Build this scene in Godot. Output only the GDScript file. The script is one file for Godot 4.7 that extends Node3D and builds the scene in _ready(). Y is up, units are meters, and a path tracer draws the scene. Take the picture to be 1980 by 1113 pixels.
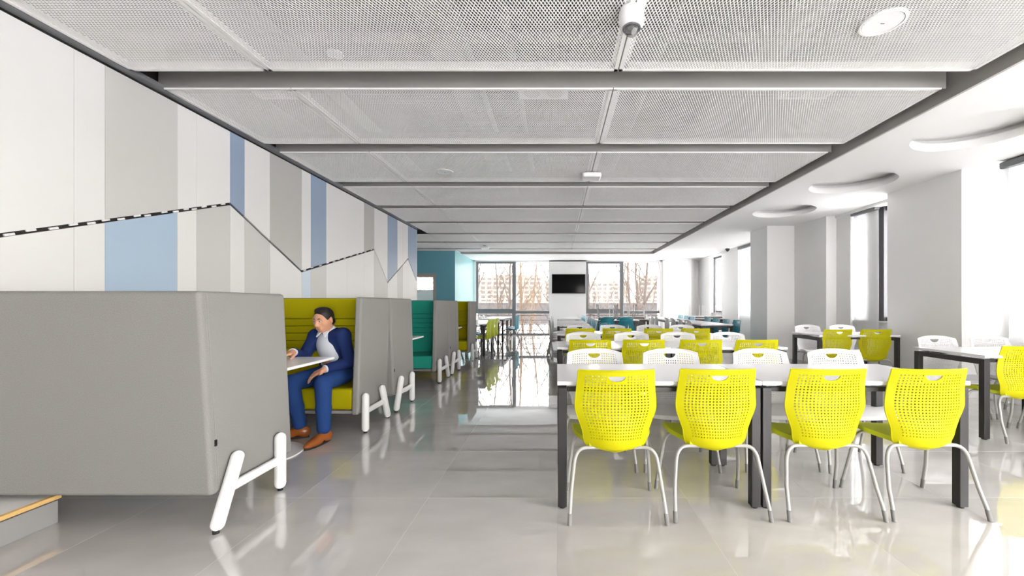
extends Node3D
# A university canteen: booths on the left, rows of yellow and white chairs, expanded-metal ceiling.
# Camera stands at (0, 1.2, 0) and looks along -Z.  Metres throughout.

const EYE := 1.2          # height of the lens
const FOCAL := 790.0      # focal length in pixels of the 1980 x 1113 frame
const MESH_Y := 3.0       # underside of the expanded metal panels
const CEIL_Y := 2.93      # white plaster ceiling
const WALL_X := -3.36     # face of the panelled wall on the left
const BACK_Z := -16.1     # inner face of the far wall

var M := {}
var used := {}
var chair_cache := {}
var rng := RandomNumberGenerator.new()

# ------------------------------------------------------------------ mesh builder
class G:
	var v := PackedVector3Array()
	var n := PackedVector3Array()
	var xf := Transform3D.IDENTITY
	func tri(a: Vector3, b: Vector3, c: Vector3, hint: Vector3) -> void:
		var k := (c - a).cross(b - a)
		if k.length_squared() < 1e-16:
			return
		k = k.normalized()
		if k.dot(hint) < 0.0:
			k = -k
			var t := b
			b = c
			c = t
		v.append(a); v.append(b); v.append(c)
		n.append(k); n.append(k); n.append(k)
	func quad(a: Vector3, b: Vector3, c: Vector3, d: Vector3, hint: Vector3) -> void:
		tri(a, b, c, hint)
		tri(a, c, d, hint)
	func stri(a: Vector3, b: Vector3, c: Vector3, na: Vector3, nb: Vector3, nc: Vector3) -> void:
		var k := (c - a).cross(b - a)
		if k.length_squared() < 1e-18:
			return
		if k.dot(na + nb + nc) < 0.0:
			v.append(a); v.append(c); v.append(b)
			n.append(na); n.append(nc); n.append(nb)
		else:
			v.append(a); v.append(b); v.append(c)
			n.append(na); n.append(nb); n.append(nc)
	func squad(a: Vector3, b: Vector3, c: Vector3, d: Vector3, na: Vector3, nb: Vector3, nc: Vector3, nd: Vector3) -> void:
		stri(a, b, c, na, nb, nc)
		stri(a, c, d, na, nc, nd)
	func box(c: Vector3, s: Vector3) -> void:
		var h := s * 0.5
		for ax in 3:
			var u := (ax + 1) % 3
			var w := (ax + 2) % 3
			for sg in [-1.0, 1.0]:
				var o := Vector3.ZERO
				o[ax] = sg * h[ax]
				var du := Vector3.ZERO
				du[u] = h[u]
				var dw := Vector3.ZERO
				dw[w] = h[w]
				var hint := Vector3.ZERO
				hint[ax] = sg
				quad(c + o - du - dw, c + o + du - dw, c + o + du + dw, c + o - du + dw, hint)
	func span(a: Vector3, b: Vector3) -> void:   # box between two corners
		box((a + b) * 0.5, (b - a).abs())
	func rbox(c: Vector3, s: Vector3, r: float, deform = null) -> void:   # rounded box
		var h := s * 0.5
		r = minf(r, minf(h.x, minf(h.y, h.z)) * 0.999)
		var lists := []
		for ax in 3:
			var k: float = h[ax]
			lists.append([-k, -k + r * 0.3, -k + r, k - r, k - r * 0.3, k])
		var inner := h - Vector3(r, r, r)
		for ax in 3:
			var u := (ax + 1) % 3
			var w := (ax + 2) % 3
			for sg in [-1.0, 1.0]:
				var pos := []
				var nor := []
				for i in 6:
					for j in 6:
						var p := Vector3.ZERO
						p[ax] = sg * h[ax]
						p[u] = lists[u][i]
						p[w] = lists[w][j]
						var q := p.clamp(-inner, inner)
						var dir := (p - q).normalized()
						var at := c + q + dir * r
						if deform != null:
							at = deform.call(at)
						pos.append(at)
						nor.append(dir)
				for i in 5:
					for j in 5:
						var k0 := i * 6 + j
						squad(pos[k0], pos[k0 + 6], pos[k0 + 7], pos[k0 + 1], nor[k0], nor[k0 + 6], nor[k0 + 7], nor[k0 + 1])
	func tube(pts: Array, rad, sides := 10, caps := true) -> void:   # rad: number or one number per point
		var rings := []
		var norms := []
		var up := Vector3(0.31, 0.87, 0.39).normalized()
		var last := Vector3.ZERO
		for i in pts.size():
			var t: Vector3
			if i == 0:
				t = pts[1] - pts[0]
			elif i == pts.size() - 1:
				t = pts[i] - pts[i - 1]
			else:
				t = (pts[i + 1] - pts[i]).normalized() + (pts[i] - pts[i - 1]).normalized()
			t = t.normalized()
			var e := up if last == Vector3.ZERO else last
			var s1 := (e - t * e.dot(t))
			if s1.length() < 1e-3:
				s1 = t.cross(Vector3(1, 0.2, 0.1))
			s1 = s1.normalized()
			last = s1
			var s2 := t.cross(s1)
			var rr: float = rad[i] if rad is Array else rad
			var ring := []
			var nn := []
			for k in sides:
				var a := TAU * k / sides
				var d := s1 * cos(a) + s2 * sin(a)
				ring.append(pts[i] + d * rr)
				nn.append(d)
			rings.append(ring)
			norms.append(nn)
		for i in pts.size() - 1:
			for k in sides:
				var k2 := (k + 1) % sides
				squad(rings[i][k], rings[i][k2], rings[i + 1][k2], rings[i + 1][k], norms[i][k], norms[i][k2], norms[i + 1][k2], norms[i + 1][k])
		if caps:
			var z := pts.size() - 1
			for k in sides:
				var k2 := (k + 1) % sides
				tri(pts[0], rings[0][k], rings[0][k2], pts[0] - pts[1])
				tri(pts[z], rings[z][k], rings[z][k2], pts[z] - pts[z - 1])
	func lathe(profile: Array, at: Vector3, sides := 24, basis := Basis.IDENTITY) -> void:   # profile: Vector2(radius, height)
		for i in profile.size() - 1:
			var p: Vector2 = profile[i]
			var q: Vector2 = profile[i + 1]
			var e := (q - p).normalized()
			var m := Vector2(e.y, -e.x)
			for k in sides:
				var a := TAU * k / sides
				var b := TAU * (k + 1) / sides
				var pa := at + basis * Vector3(p.x * cos(a), p.y, p.x * sin(a))
				var pb := at + basis * Vector3(p.x * cos(b), p.y, p.x * sin(b))
				var qa := at + basis * Vector3(q.x * cos(a), q.y, q.x * sin(a))
				var qb := at + basis * Vector3(q.x * cos(b), q.y, q.x * sin(b))
				var na := basis * Vector3(m.x * cos(a), m.y, m.x * sin(a))
				var nb := basis * Vector3(m.x * cos(b), m.y, m.x * sin(b))
				squad(pa, pb, qb, qa, na, nb, nb, na)
	func prism(poly: PackedVector2Array, o: Vector3, ax: Vector3, ay: Vector3, ext: Vector3) -> void:   # polygon (in ax, ay) pushed along ext
		var idx := Geometry2D.triangulate_polygon(poly)
		var p := []
		var mid := Vector3.ZERO
		for q in poly:
			p.append(o + ax * q.x + ay * q.y)
			mid += p[-1] / poly.size()
		for i in range(0, idx.size(), 3):
			tri(p[idx[i]], p[idx[i + 1]], p[idx[i + 2]], -ext)
			tri(p[idx[i]] + ext, p[idx[i + 1]] + ext, p[idx[i + 2]] + ext, ext)
		var turn := -1.0 if Geometry2D.is_polygon_clockwise(poly) else 1.0
		for i in p.size():
			var a: Vector3 = p[i]
			var b: Vector3 = p[(i + 1) % p.size()]
			var e2: Vector2 = poly[(i + 1) % p.size()] - poly[i]
			var hint := (ax * e2.y - ay * e2.x) * turn
			quad(a, b, b + ext, a + ext, hint)
	func capsule(a: Vector3, b: Vector3, r: float, sides := 16) -> void:   # rod with round ends
		var t := (b - a).normalized()
		var pts := []
		var rad := []
		for k in 6:
			var an := PI * 0.5 * (1.0 - k / 5.0)
			pts.append(a - t * (sin(an) * r - r)); rad.append(maxf(cos(an) * r, 0.0004))
		for k in 6:
			var an := PI * 0.5 * k / 5.0
			pts.append(b + t * (sin(an) * r - r)); rad.append(maxf(cos(an) * r, 0.0004))
		tube(pts, rad, sides, false)
	func mesh() -> ArrayMesh:
		var arr := []
		arr.resize(Mesh.ARRAY_MAX)
		arr[Mesh.ARRAY_VERTEX] = v
		arr[Mesh.ARRAY_NORMAL] = n
		var m := ArrayMesh.new()
		m.add_surface_from_arrays(Mesh.PRIMITIVE_TRIANGLES, arr)
		return m

# ------------------------------------------------------------------ naming and tagging
func numbered(called: String) -> String:
	if not used.has(called):
		used[called] = 0
		return called
	used[called] += 1
	return "%s_%03d" % [called, used[called]]

func tag(o: Node, label: String, category: String, group := "", kind := "") -> void:
	o.set_meta("label", label)
	o.set_meta("category", category)
	if group:
		o.set_meta("group", group)
	if kind:
		o.set_meta("kind", kind)

func thing(called: String, label: String, category: String, at := Vector3.ZERO, turn := 0.0, group := "") -> Node3D:
	var o := Node3D.new()
	o.name = numbered(called)
	add_child(o)
	o.position = at
	o.rotation.y = turn
	tag(o, label, category, group)
	return o

func part(called: String, g, m: Material, parent: Node, at := Vector3.ZERO) -> MeshInstance3D:
	var o := MeshInstance3D.new()
	o.mesh = g.mesh() if g is G else g
	o.name = called
	o.material_override = m
	parent.add_child(o, true)
	o.position = at
	return o

func setting(called: String, at := Vector3.ZERO) -> Node3D:
	var o := Node3D.new()
	o.name = called
	add_child(o)
	o.position = at
	o.set_meta("kind", "structure")
	return o

func solid(called: String, g, m: Material) -> MeshInstance3D:
	var o := part(called, g, m, self)
	o.set_meta("kind", "structure")
	return o

func copy_of(o: Node3D, called: String, at: Vector3, turn: float, label: String, category: String, group := "") -> Node3D:
	var c: Node3D = o.duplicate()
	c.name = numbered(called)
	add_child(c)
	c.position = at
	c.rotation = Vector3(0, turn, 0)
	tag(c, label, category, group)
	return c

# ------------------------------------------------------------------ materials
func noise_tex(freq: float, lo: Color, hi: Color, seed_no := 1, size := 512, fractal := 4) -> NoiseTexture2D:
	var f := FastNoiseLite.new()
	f.seed = seed_no
	f.noise_type = FastNoiseLite.TYPE_SIMPLEX_SMOOTH
	f.frequency = freq
	f.fractal_octaves = fractal
	var t := NoiseTexture2D.new()
	t.width = size
	t.height = size
	t.seamless = true
	t.noise = f
	var ramp := Gradient.new()
	ramp.set_color(0, lo)
	ramp.set_color(1, hi)
	t.color_ramp = ramp
	return t

func mat(c: Color, rough := 0.6, metal := 0.0, spec := 0.5) -> StandardMaterial3D:
	var m := StandardMaterial3D.new()
	m.albedo_color = c
	m.roughness = rough
	m.metallic = metal
	m.metallic_specular = spec
	return m

func c8(r: int, g: int, b: int) -> Color:
	return Color(r / 255.0, g / 255.0, b / 255.0)

func fabric(c: Color, amount := 0.14, scale := 5.0, seed_no := 3) -> StandardMaterial3D:
	var m := mat(Color.WHITE, 0.95, 0.0, 0.2)
	m.albedo_texture = noise_tex(0.16, c.darkened(amount), c.lightened(amount), seed_no, 512, 3)
	m.uv1_triplanar = true
	m.uv1_scale = Vector3.ONE * scale
	return m

func make_materials() -> void:
	M.plaster = mat(c8(242, 241, 239), 0.75, 0.0, 0.3)
	M.paint_grey = mat(c8(205, 204, 201), 0.75, 0.0, 0.3)
	M.panel_white = mat(c8(228, 226, 223), 0.38)
	M.panel_grey = mat(c8(204, 202, 198), 0.38)
	M.panel_dark = mat(c8(186, 184, 179), 0.38)
	M.panel_blue = mat(c8(146, 162, 184), 0.38)
	M.panel_pale = mat(c8(170, 190, 209), 0.38)
	M.panel_faint = mat(c8(205, 214, 224), 0.38)
	M.slot = mat(c8(48, 42, 38), 0.7)
	M.trim_dark = mat(c8(176, 172, 168), 0.4)
	M.mesh_white = mat(c8(250, 249, 247), 0.5)
	M.plenum = mat(c8(104, 102, 100), 0.9)
	M.duct = mat(c8(156, 154, 152), 0.6)
	M.steel = mat(c8(210, 207, 203), 0.22, 0.5)
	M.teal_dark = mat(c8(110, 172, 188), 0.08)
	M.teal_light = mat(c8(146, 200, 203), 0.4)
	M.frame_grey = mat(c8(112, 113, 116), 0.45)
	M.frame_dark = mat(c8(66, 67, 70), 0.4)
	M.casing = mat(c8(168, 160, 154), 0.5)
	M.rail = mat(c8(205, 205, 207), 0.35, 0.4)
	M.yellow = mat(c8(196, 190, 2), 0.48, 0.0, 0.32)
	M.yellow_pad = mat(c8(196, 204, 30), 0.75)
	M.white_plastic = mat(c8(226, 225, 224), 0.42)
	M.teal_plastic = mat(c8(0, 142, 160), 0.42)
	M.pale_blue = mat(c8(150, 203, 220), 0.42)
	M.lime = mat(c8(196, 208, 20), 0.42)
	M.leg_silver = mat(c8(172, 170, 167), 0.35, 0.15)
	M.foot_grey = mat(c8(134, 132, 130), 0.6)
	M.table_white = mat(c8(240, 239, 240), 0.22)
	M.edge_white = mat(c8(236, 235, 235), 0.4)
	M.graphite = mat(c8(46, 45, 44), 0.42, 0.1)
	M.black = mat(c8(24, 24, 25), 0.5)
	M.screen = mat(c8(8, 8, 9), 0.08, 0.0, 0.2)
	M.wool_grey = fabric(c8(148, 145, 141), 0.24, 3.2)
	M.wool_lime = fabric(c8(176, 166, 4), 0.07, 5.0, 5)
	M.wool_teal = fabric(c8(38, 150, 130), 0.07, 5.0, 6)
	M.sofa_leg = mat(c8(240, 239, 237), 0.35)
	M.wood = mat(c8(226, 186, 118), 0.5)
	M.lamp_white = mat(c8(244, 244, 243), 0.5)
	M.skin = mat(c8(214, 160, 128), 0.5)
	M.skin.subsurf_scatter_enabled = true
	M.skin.subsurf_scatter_strength = 0.15
	M.suit = fabric(c8(24, 40, 92), 0.12, 6.0, 9)
	M.trousers = fabric(c8(32, 62, 122), 0.12, 6.0, 10)
	M.shirt = mat(c8(214, 218, 226), 0.8)
	M.hair = mat(c8(22, 19, 18), 0.6)
	M.shoe = mat(c8(156, 84, 32), 0.25)
	M.sole = mat(c8(40, 26, 20), 0.6)
	M.lace = mat(c8(214, 178, 120), 0.8)
	M.wicker = fabric(c8(132, 124, 116), 0.2, 7.0, 12)
	M.glass = mat(Color(0.9, 0.95, 0.95, 0.05), 0.0, 0.0, 0.2)
	M.glass.transparency = BaseMaterial3D.TRANSPARENCY_ALPHA
	M.glass_tint = mat(Color(0.12, 0.12, 0.12, 0.36), 0.0, 0.0, 0.2)
	M.glass_tint.transparency = BaseMaterial3D.TRANSPARENCY_ALPHA
	M.dome = mat(Color(0.25, 0.25, 0.25, 0.35), 0.02)
	M.dome.transparency = BaseMaterial3D.TRANSPARENCY_ALPHA
	M.blind = mat(c8(248, 248, 247), 0.9, 0.0, 0.1)
	M.blind.backlight_enabled = true
	M.blind.backlight = Color(0.85, 0.85, 0.85)
	M.grout = mat(c8(214, 211, 206), 0.6)
	M.tile = []
	for k in 3:
		var t := mat(Color.WHITE, 0.02, 0.0, 0.7)
		var b := 0.80 + 0.012 * k
		var lo := Color(b - 0.02, b - 0.035, b - 0.05)
		var hi := Color(b + 0.03, b + 0.015, b)
		t.albedo_texture = noise_tex(0.006, lo, hi, 20 + k, 512, 5)
		t.clearcoat_enabled = true
		t.clearcoat = 0.6
		t.clearcoat_roughness = 0.02
		t.uv1_triplanar = true
		t.uv1_world_triplanar = true
		t.uv1_scale = Vector3(0.5, 0.5, 1.1)
		M.tile.append(t)
	M.bark = mat(c8(92, 82, 74), 0.9)
	M.bark_tan = mat(c8(112, 95, 77), 0.9)
	M.snow = mat(c8(236, 236, 237), 0.9)
	M.far_wall = mat(c8(148, 137, 123), 0.9)
	M.far_wall_pale = mat(c8(150, 138, 124), 0.9)
	M.far_glass = mat(c8(84, 78, 76), 0.4)
	M.far_low = mat(c8(72, 70, 70), 0.9)
	M.hedge = mat(c8(150, 140, 126), 0.95)
	M.concrete = mat(c8(150, 148, 146), 0.9)
	M.glow = mat(c8(255, 250, 240), 0.5)
	M.glow.emission_enabled = true
	M.glow.emission = Color(1.0, 0.97, 0.92)
	M.glow.emission_energy_multiplier = 1.5

# ------------------------------------------------------------------ scene
func _ready() -> void:
	rng.seed = 77
	# camera: level, one-point perspective, lens shifted so that the vanishing point lies right of and below the centre
	var cam := Camera3D.new()
	cam.name = "camera"
	cam.projection = Camera3D.PROJECTION_FRUSTUM
	cam.near = 0.05
	cam.far = 900.0
	cam.size = 1113.0 / FOCAL * cam.near
	cam.frustum_offset = Vector2(-87.0 / FOCAL, 31.5 / FOCAL) * cam.near
	add_child(cam)
	cam.position = Vector3(0, EYE, 0)
	cam.current = true
	# bright overcast winter sky
	var sky_mat := ProceduralSkyMaterial.new()
	sky_mat.sky_top_color = Color(0.93, 0.93, 0.945)
	sky_mat.sky_horizon_color = Color(0.97, 0.953, 0.93)
	sky_mat.ground_bottom_color = Color(0.80, 0.79, 0.77)
	sky_mat.ground_horizon_color = Color(0.90, 0.89, 0.87)
	sky_mat.sky_energy_multiplier = 3.2
	sky_mat.ground_energy_multiplier = 2.3
	var sky := Sky.new()
	sky.sky_material = sky_mat
	var env := Environment.new()
	env.background_mode = Environment.BG_SKY
	env.sky = sky
	env.tonemap_mode = Environment.TONE_MAPPER_LINEAR
	env.tonemap_exposure = 1.6
	env.sdfgi_enabled = true
	env.ssao_enabled = true
	env.ssil_enabled = true
	var we := WorldEnvironment.new()
	we.name = "environment"
	we.environment = env
	add_child(we)
	make_materials()
	build_floor()
	build_left_wall()
	build_back_wall()
	build_right_wall()
	build_rear()
	build_ceiling()
	build_corridor()
	build_tables_and_chairs()
	build_booths()
	build_man()
	build_fittings()
	build_outside()

# ------------------------------------------------------------------ the room
func build_floor() -> void:
	var f := setting("floor")
	var g := G.new()
	g.span(Vector3(-7.2, -0.3, 5.4), Vector3(5.9, -0.0005, -16.5))
	part("grout_bed", g, M.grout, f)
	var t := G.new()
	var h := 0.3989
	var b := 0.0003
	# tile top with a tiny chamfer
	t.quad(Vector3(-h + b, 0, -h + b), Vector3(h - b, 0, -h + b), Vector3(h - b, 0, h - b), Vector3(-h + b, 0, h - b), Vector3.UP)
	for k in 4:
		var rot := Basis(Vector3.UP, k * PI * 0.5)
		t.quad(rot * Vector3(-h + b, 0, h - b), rot * Vector3(h - b, 0, h - b), rot * Vector3(h, -b, h), rot * Vector3(-h, -b, h), rot * Vector3(0, 1, 1))
		t.quad(rot * Vector3(-h, -b, h), rot * Vector3(h, -b, h), rot * Vector3(h, -0.006, h), rot * Vector3(-h, -0.006, h), rot * Vector3(0, 0, 1))
	var tm := t.mesh()
	var first := -2.535 + 0.4 + 0.8     # a joint runs across the room at z = -2.535
	for row in 19:
		var z := first - 0.8 * row
		if z < -16.0:
			continue
		for col in range(-9, 7):
			var x := 0.4 + 0.8 * col
			if x < -3.3 and z > -9.9:
				continue
			var o := part("tile", tm, M.tile[rng.randi() % 3], f, Vector3(x, 0, z))
			o.rotation = Vector3(rng.randf_range(-1, 1), 0, rng.randf_range(-1, 1)) * 0.0006
	# the tiles behind the photographer, joined
	var r := G.new()
	for row in range(1, 8):
		for col in range(-4, 7):
			r.span(Vector3(0.8 * col + 0.0008, -0.006, first + 0.8 * row - 0.3992), Vector3(0.8 * col + 0.7992, 0, first + 0.8 * row + 0.3992))
	var rest := part("tiles_behind", r, M.tile[1], f)
	rest.set_meta("kind", "stuff")

func wz(x: float) -> float:    # place along the left wall seen at column x of the photograph (measured once from the plan)
	return -(-WALL_X * FOCAL) / (1077.0 - x)

func build_left_wall() -> void:
	var w := setting("wall_left")
	var g := G.new()
	g.span(Vector3(WALL_X - 0.25, 0, 5.4), Vector3(WALL_X - 0.035, 3.6, wz(806.0) + 0.01))
	part("backing", g, M.slot, w)
	var e := G.new()
	e.span(Vector3(WALL_X - 0.25, 0, wz(806.0) - 0.012), Vector3(WALL_X, 3.0, wz(806.0) + 0.008))
	part("end_cap", e, M.panel_white, w)
	# panel joints along the wall, with the colour above and below the lit slot
	var xs := [-9.0, 143.0, 203.0, 343.0, 380.0, 445.0, 473.0, 522.0, 583.5, 601.0, 631.0, 671.0, 704.0, 723.5, 749.5, 768.5, 779.0, 789.0, 806.0]
	var ups := ["white", "white", "grey", "white", "white", "blue", "white", "dark", "white", "blue", "white", "white", "dark", "white", "blue", "white", "white", "blue"]
	var downs := ["white", "white", "pale", "white", "grey", "white", "grey", "white", "faint", "grey", "white", "white", "white", "grey", "white", "grey", "white", "white"]
	var zs := []
	for x in xs:
		zs.append(wz(x))
	zs[0] = -1.15
	zs.push_front(1.2)
	zs.push_front(5.2)
	ups.push_front("white"); ups.push_front("grey")
	downs.push_front("white"); downs.push_front("white")
	# the slot: (z, y) corners
	var knots := [[0.0, 455.0], [445.0, 394.0], [583.5, 524.5], [723.5, 482.0], [749.5, 546.0], [789.0, 500.0], [806.0, 545.0]]
	var kz := []
	var ky := []
	for k in knots:
		var z := wz(k[0])
		kz.append(z)
		ky.append(EYE - (k[1] - 588.0) / FOCAL * -z)
	var slope0: float = (ky[1] - ky[0]) / (kz[1] - kz[0])
	var slot_y := func(z: float) -> float:
		if z > kz[0]:
			return maxf(ky[0] + slope0 * (z - kz[0]), 0.9)
		for i in kz.size() - 1:
			if z <= kz[i] + 1e-6 and z >= kz[i + 1] - 1e-6:
				return lerpf(ky[i], ky[i + 1], (z - kz[i]) / (kz[i + 1] - kz[i]))
		return ky[-1]
	var gap := 0.0012
	for i in zs.size() - 1:
		var za: float = zs[i] - gap
		var zb: float = zs[i + 1] + gap
		var mids := []
		if za > 0.0:
			var flat := 0.9
			if zb < 0.0:
				flat = 0.9
			mids = [Vector2(za, flat), Vector2(zb, slot_y.call(zb))]
		else:
			mids = [Vector2(za, slot_y.call(za)), Vector2(zb, slot_y.call(zb))]
		var hw := 0.014
		var ext := Vector3(-0.022, 0, 0)
		for side in 2:
			var poly := PackedVector2Array()
			if side == 0:
				poly = PackedVector2Array([mids[0] + Vector2(0, hw), mids[1] + Vector2(0, hw), Vector2(zb, 2.975), Vector2(za, 2.975)])
			else:
				poly = PackedVector2Array([Vector2(za, 0.001), Vector2(zb, 0.001), mids[1] - Vector2(0, hw), mids[0] - Vector2(0, hw)])
			var p := G.new()
			p.prism(poly, Vector3(WALL_X, 0, 0), Vector3(0, 0, 1), Vector3(0, 1, 0), ext)
			var o := part("wall_panel", p, M["panel_" + (ups[i] if side == 0 else downs[i])], w)
			o.set_meta("label", ("upper" if side == 0 else "lower") + " wall panel, " + {"white": "off-white", "grey": "pale grey", "dark": "mid grey", "blue": "dusty blue", "pale": "light blue", "faint": "very pale blue"}[ups[i] if side == 0 else downs[i]])
	# white light modules clipped inside the rising lengths of the slot
	var mod := G.new()
	mod.rbox(Vector3.ZERO, Vector3(0.012, 0.016, 0.055), 0.004)
	mod.box(Vector3(0.0065, 0.0, 0.0), Vector3(0.002, 0.004, 0.012))
	var mm := mod.mesh()
	for seg in [0, 2]:
		var n := 16 if seg == 0 else 12
		for k in n:
			var u := (k + 0.35 + 0.4 * rng.randf()) / n
			var p := Vector3(WALL_X - 0.026, lerpf(ky[seg], ky[seg + 1], u) + (0.004 if k % 2 else -0.005), lerpf(kz[seg], kz[seg + 1], u))
			var o := part("slot_clip", mm, M.lamp_white, w, p)
			o.rotation.x = -atan((ky[seg + 1] - ky[seg]) / (kz[seg + 1] - kz[seg]))
	var t := G.new()
	t.span(Vector3(WALL_X - 0.03, 2.976, 5.2), Vector3(WALL_X + 0.004, 2.990, wz(806.0)))
	solid("trim_1", t, M.black)
	var t3 := G.new()
	t3.span(Vector3(WALL_X - 0.02, 2.990, 5.2), Vector3(-3.285, 3.03, wz(806.0)))
	solid("trim_3", t3, M.frame_grey)

func window_unit(w: Node3D, x0: float, x1: float, y0: float, y1: float, z: float, along_z: bool, fw: float, m: Material, glass: Material = M.glass) -> void:
	# a rectangular sash: four bars and a pane.  x is the running coordinate, z the fixed one
	var at := func(a: float, b: float, c: float) -> Vector3:
		return Vector3(c, b, a) if along_z else Vector3(a, b, c)
	var bars := [[x0, x1, y0, y0 + fw], [x0, x1, y1 - fw, y1], [x0, x0 + fw, y0 + fw, y1 - fw], [x1 - fw, x1, y0 + fw, y1 - fw]]
	var g := G.new()
	for b in bars:
		g.span(at.call(b[0], b[2], z - 0.035), at.call(b[1], b[3], z + 0.035))
	part("sash_frame", g, m, w)
	var p := G.new()
	p.span(at.call(x0 + fw, y0 + fw, z - 0.004), at.call(x1 - fw, y1 - fw, z + 0.004))
	part("pane", p, glass, w)

func build_back_wall() -> void:
	var w := G.new()
	var zb := BACK_Z - 0.4
	w.span(Vector3(-0.3, 0, zb), Vector3(1.15, 2.93, BACK_Z))
	w.span(Vector3(-3.5, 0, zb), Vector3(-3.2, 2.93, BACK_Z))
	w.span(Vector3(4.05, 0, zb), Vector3(6.2, 2.93, BACK_Z))
	w.span(Vector3(-7.2, 2.89, zb), Vector3(6.2, 3.6, BACK_Z))
	# beyond the teal room: wall with a high window
	w.span(Vector3(-7.2, 0, zb), Vector3(-3.5, 1.72, BACK_Z))
	w.span(Vector3(-7.2, 2.5, zb), Vector3(-3.5, 2.89, BACK_Z))
	w.span(Vector3(-7.2, 1.72, zb), Vector3(-6.6, 2.5, BACK_Z))
	w.span(Vector3(-4.05, 1.72, zb), Vector3(-3.5, 2.5, BACK_Z))
	solid("wall_back", w, M.plaster)
	# windows
	var n := 1
	for s in [[-3.2, -1.70, -0.3], [1.15, 2.56, 4.05]]:
		var win := setting("window_%d" % n)
		n += 1
		var z := BACK_Z - 0.10
		window_unit(win, s[0], s[1] + 0.05, 0.93, 2.89, z, false, 0.085, M.frame_grey, M.glass_tint)
		window_unit(win, s[1] + 0.05, s[2], 0.93, 2.89, z - 0.02, false, 0.03, M.rail, M.glass_tint)
		var g := G.new()
		g.span(Vector3(s[1] - 0.07, 0.0, z - 0.06), Vector3(s[1] + 0.07, 2.89, z + 0.03))
		part("mullion", g, M.frame_grey, win)
		var tr := G.new()
		tr.span(Vector3(s[0], 0.84, z - 0.06), Vector3(s[2], 0.93, z + 0.05))
		part("transom", tr, M.frame_grey, win)
		var lo := G.new()
		lo.span(Vector3(s[0], 0.0, z - 0.06), Vector3(s[2], 0.05, z + 0.05))
		part("bottom_rail", lo, M.frame_grey, win)
		for q in [[s[0], s[1] - 0.07], [s[1] + 0.07, s[2]]]:
			var p := G.new()
			p.span(Vector3(q[0], 0.05, z - 0.004), Vector3(q[1], 0.84, z + 0.004))
			part("pane", p, M.glass_tint, win)
		for y in [0.16, 0.385, 0.57, 0.76]:
			var r := G.new()
			r.tube([Vector3(s[0], y, z - 0.16), Vector3(s[2], y, z - 0.16)], 0.014, 8)
			part("guard_rail", r, M.frame_grey, win)
	var hw := setting("window_3")
	window_unit(hw, -6.6, -4.05, 1.72, 2.5, BACK_Z - 0.1, false, 0.05, M.rail)

func plan(poly: Array, y0: float, y1: float) -> G:
	var g := G.new()
	var p := PackedVector2Array()
	for q in poly:
		p.append(Vector2(q[0], q[1]))
	g.prism(p, Vector3(0, y0, 0), Vector3(1, 0, 0), Vector3(0, 0, 1), Vector3(0, y1 - y0, 0))
	return g

func build_right_wall() -> void:
	var w := setting("wall_right")
	var top := 2.95
	part("stepped_column", plan([[4.64, -9.8], [4.64, -9.02], [5.23, -9.0], [5.29, -8.03], [5.47, -8.0], [5.5, -7.66], [6.0, -7.66], [6.0, -9.8]], 0, top), M.plaster, w)
	part("pier", plan([[5.19, -6.42], [5.19, -5.24], [6.0, -5.24], [6.0, -6.42]], 0, top), M.plaster, w)
	part("pier", plan([[5.5, -13.66], [5.5, -12.4], [6.0, -12.4], [6.0, -13.66]], 0, top), M.plaster, w)
	part("corner_pier", plan([[4.16, -16.1], [4.35, -15.5], [5.1, -15.5], [5.36, -15.8], [5.5, -15.85], [5.5, -14.7], [6.0, -14.7], [6.0, -16.1]], 0, top), M.plaster, w)
	part("pier", plan([[5.3, -2.0], [5.3, -1.6], [6.0, -1.6], [6.0, -2.0]], 0, top), M.plaster, w)
	part("pier", plan([[5.3, 4.2], [5.3, 5.4], [6.0, 5.4], [6.0, 4.2]], 0, top), M.plaster, w)
	var head := G.new()
	head.span(Vector3(5.45, 2.88, -16.1), Vector3(6.0, 3.6, 5.4))
	part("lintel", head, M.plaster, w)
	# spandrels under the windows, then the windows themselves
	var spans := [[-7.66, -6.42, 5.62], [-12.4, -9.8, 5.62], [-14.7, -13.66, 5.62], [-5.24, -2.0, 5.62], [-1.6, 4.2, 5.62]]
	var n := 4
	for s in spans:
		var g := G.new()
		g.span(Vector3(s[2] - 0.02, 0, s[0]), Vector3(6.0, 0.88, s[1]))
		part("spandrel", g, M.plaster, w)
		var sill := G.new()
		sill.span(Vector3(s[2] - 0.07, 0.88, s[0]), Vector3(6.0, 0.91, s[1]))
		part("window_sill", sill, M.paint_grey, w)
		var win := setting("window_%d" % n)
		n += 1
		var k := maxi(1, roundi((s[1] - s[0]) / 1.2))
		var dz: float = (s[1] - s[0]) / k
		for i in k:
			window_unit(win, s[0] + dz * i, s[0] + dz * (i + 1), 0.91, 2.88, s[2] + 0.06, true, 0.07, M.frame_dark)
		if n == 5:
			var post := G.new()
			post.span(Vector3(5.60, 0.91, -7.16), Vector3(5.70, 2.88, -7.0))
			post.span(Vector3(5.64, 0.91, -7.34), Vector3(5.70, 2.88, -7.16))
			part("opening_sash", post, M.frame_dark, win)

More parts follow.
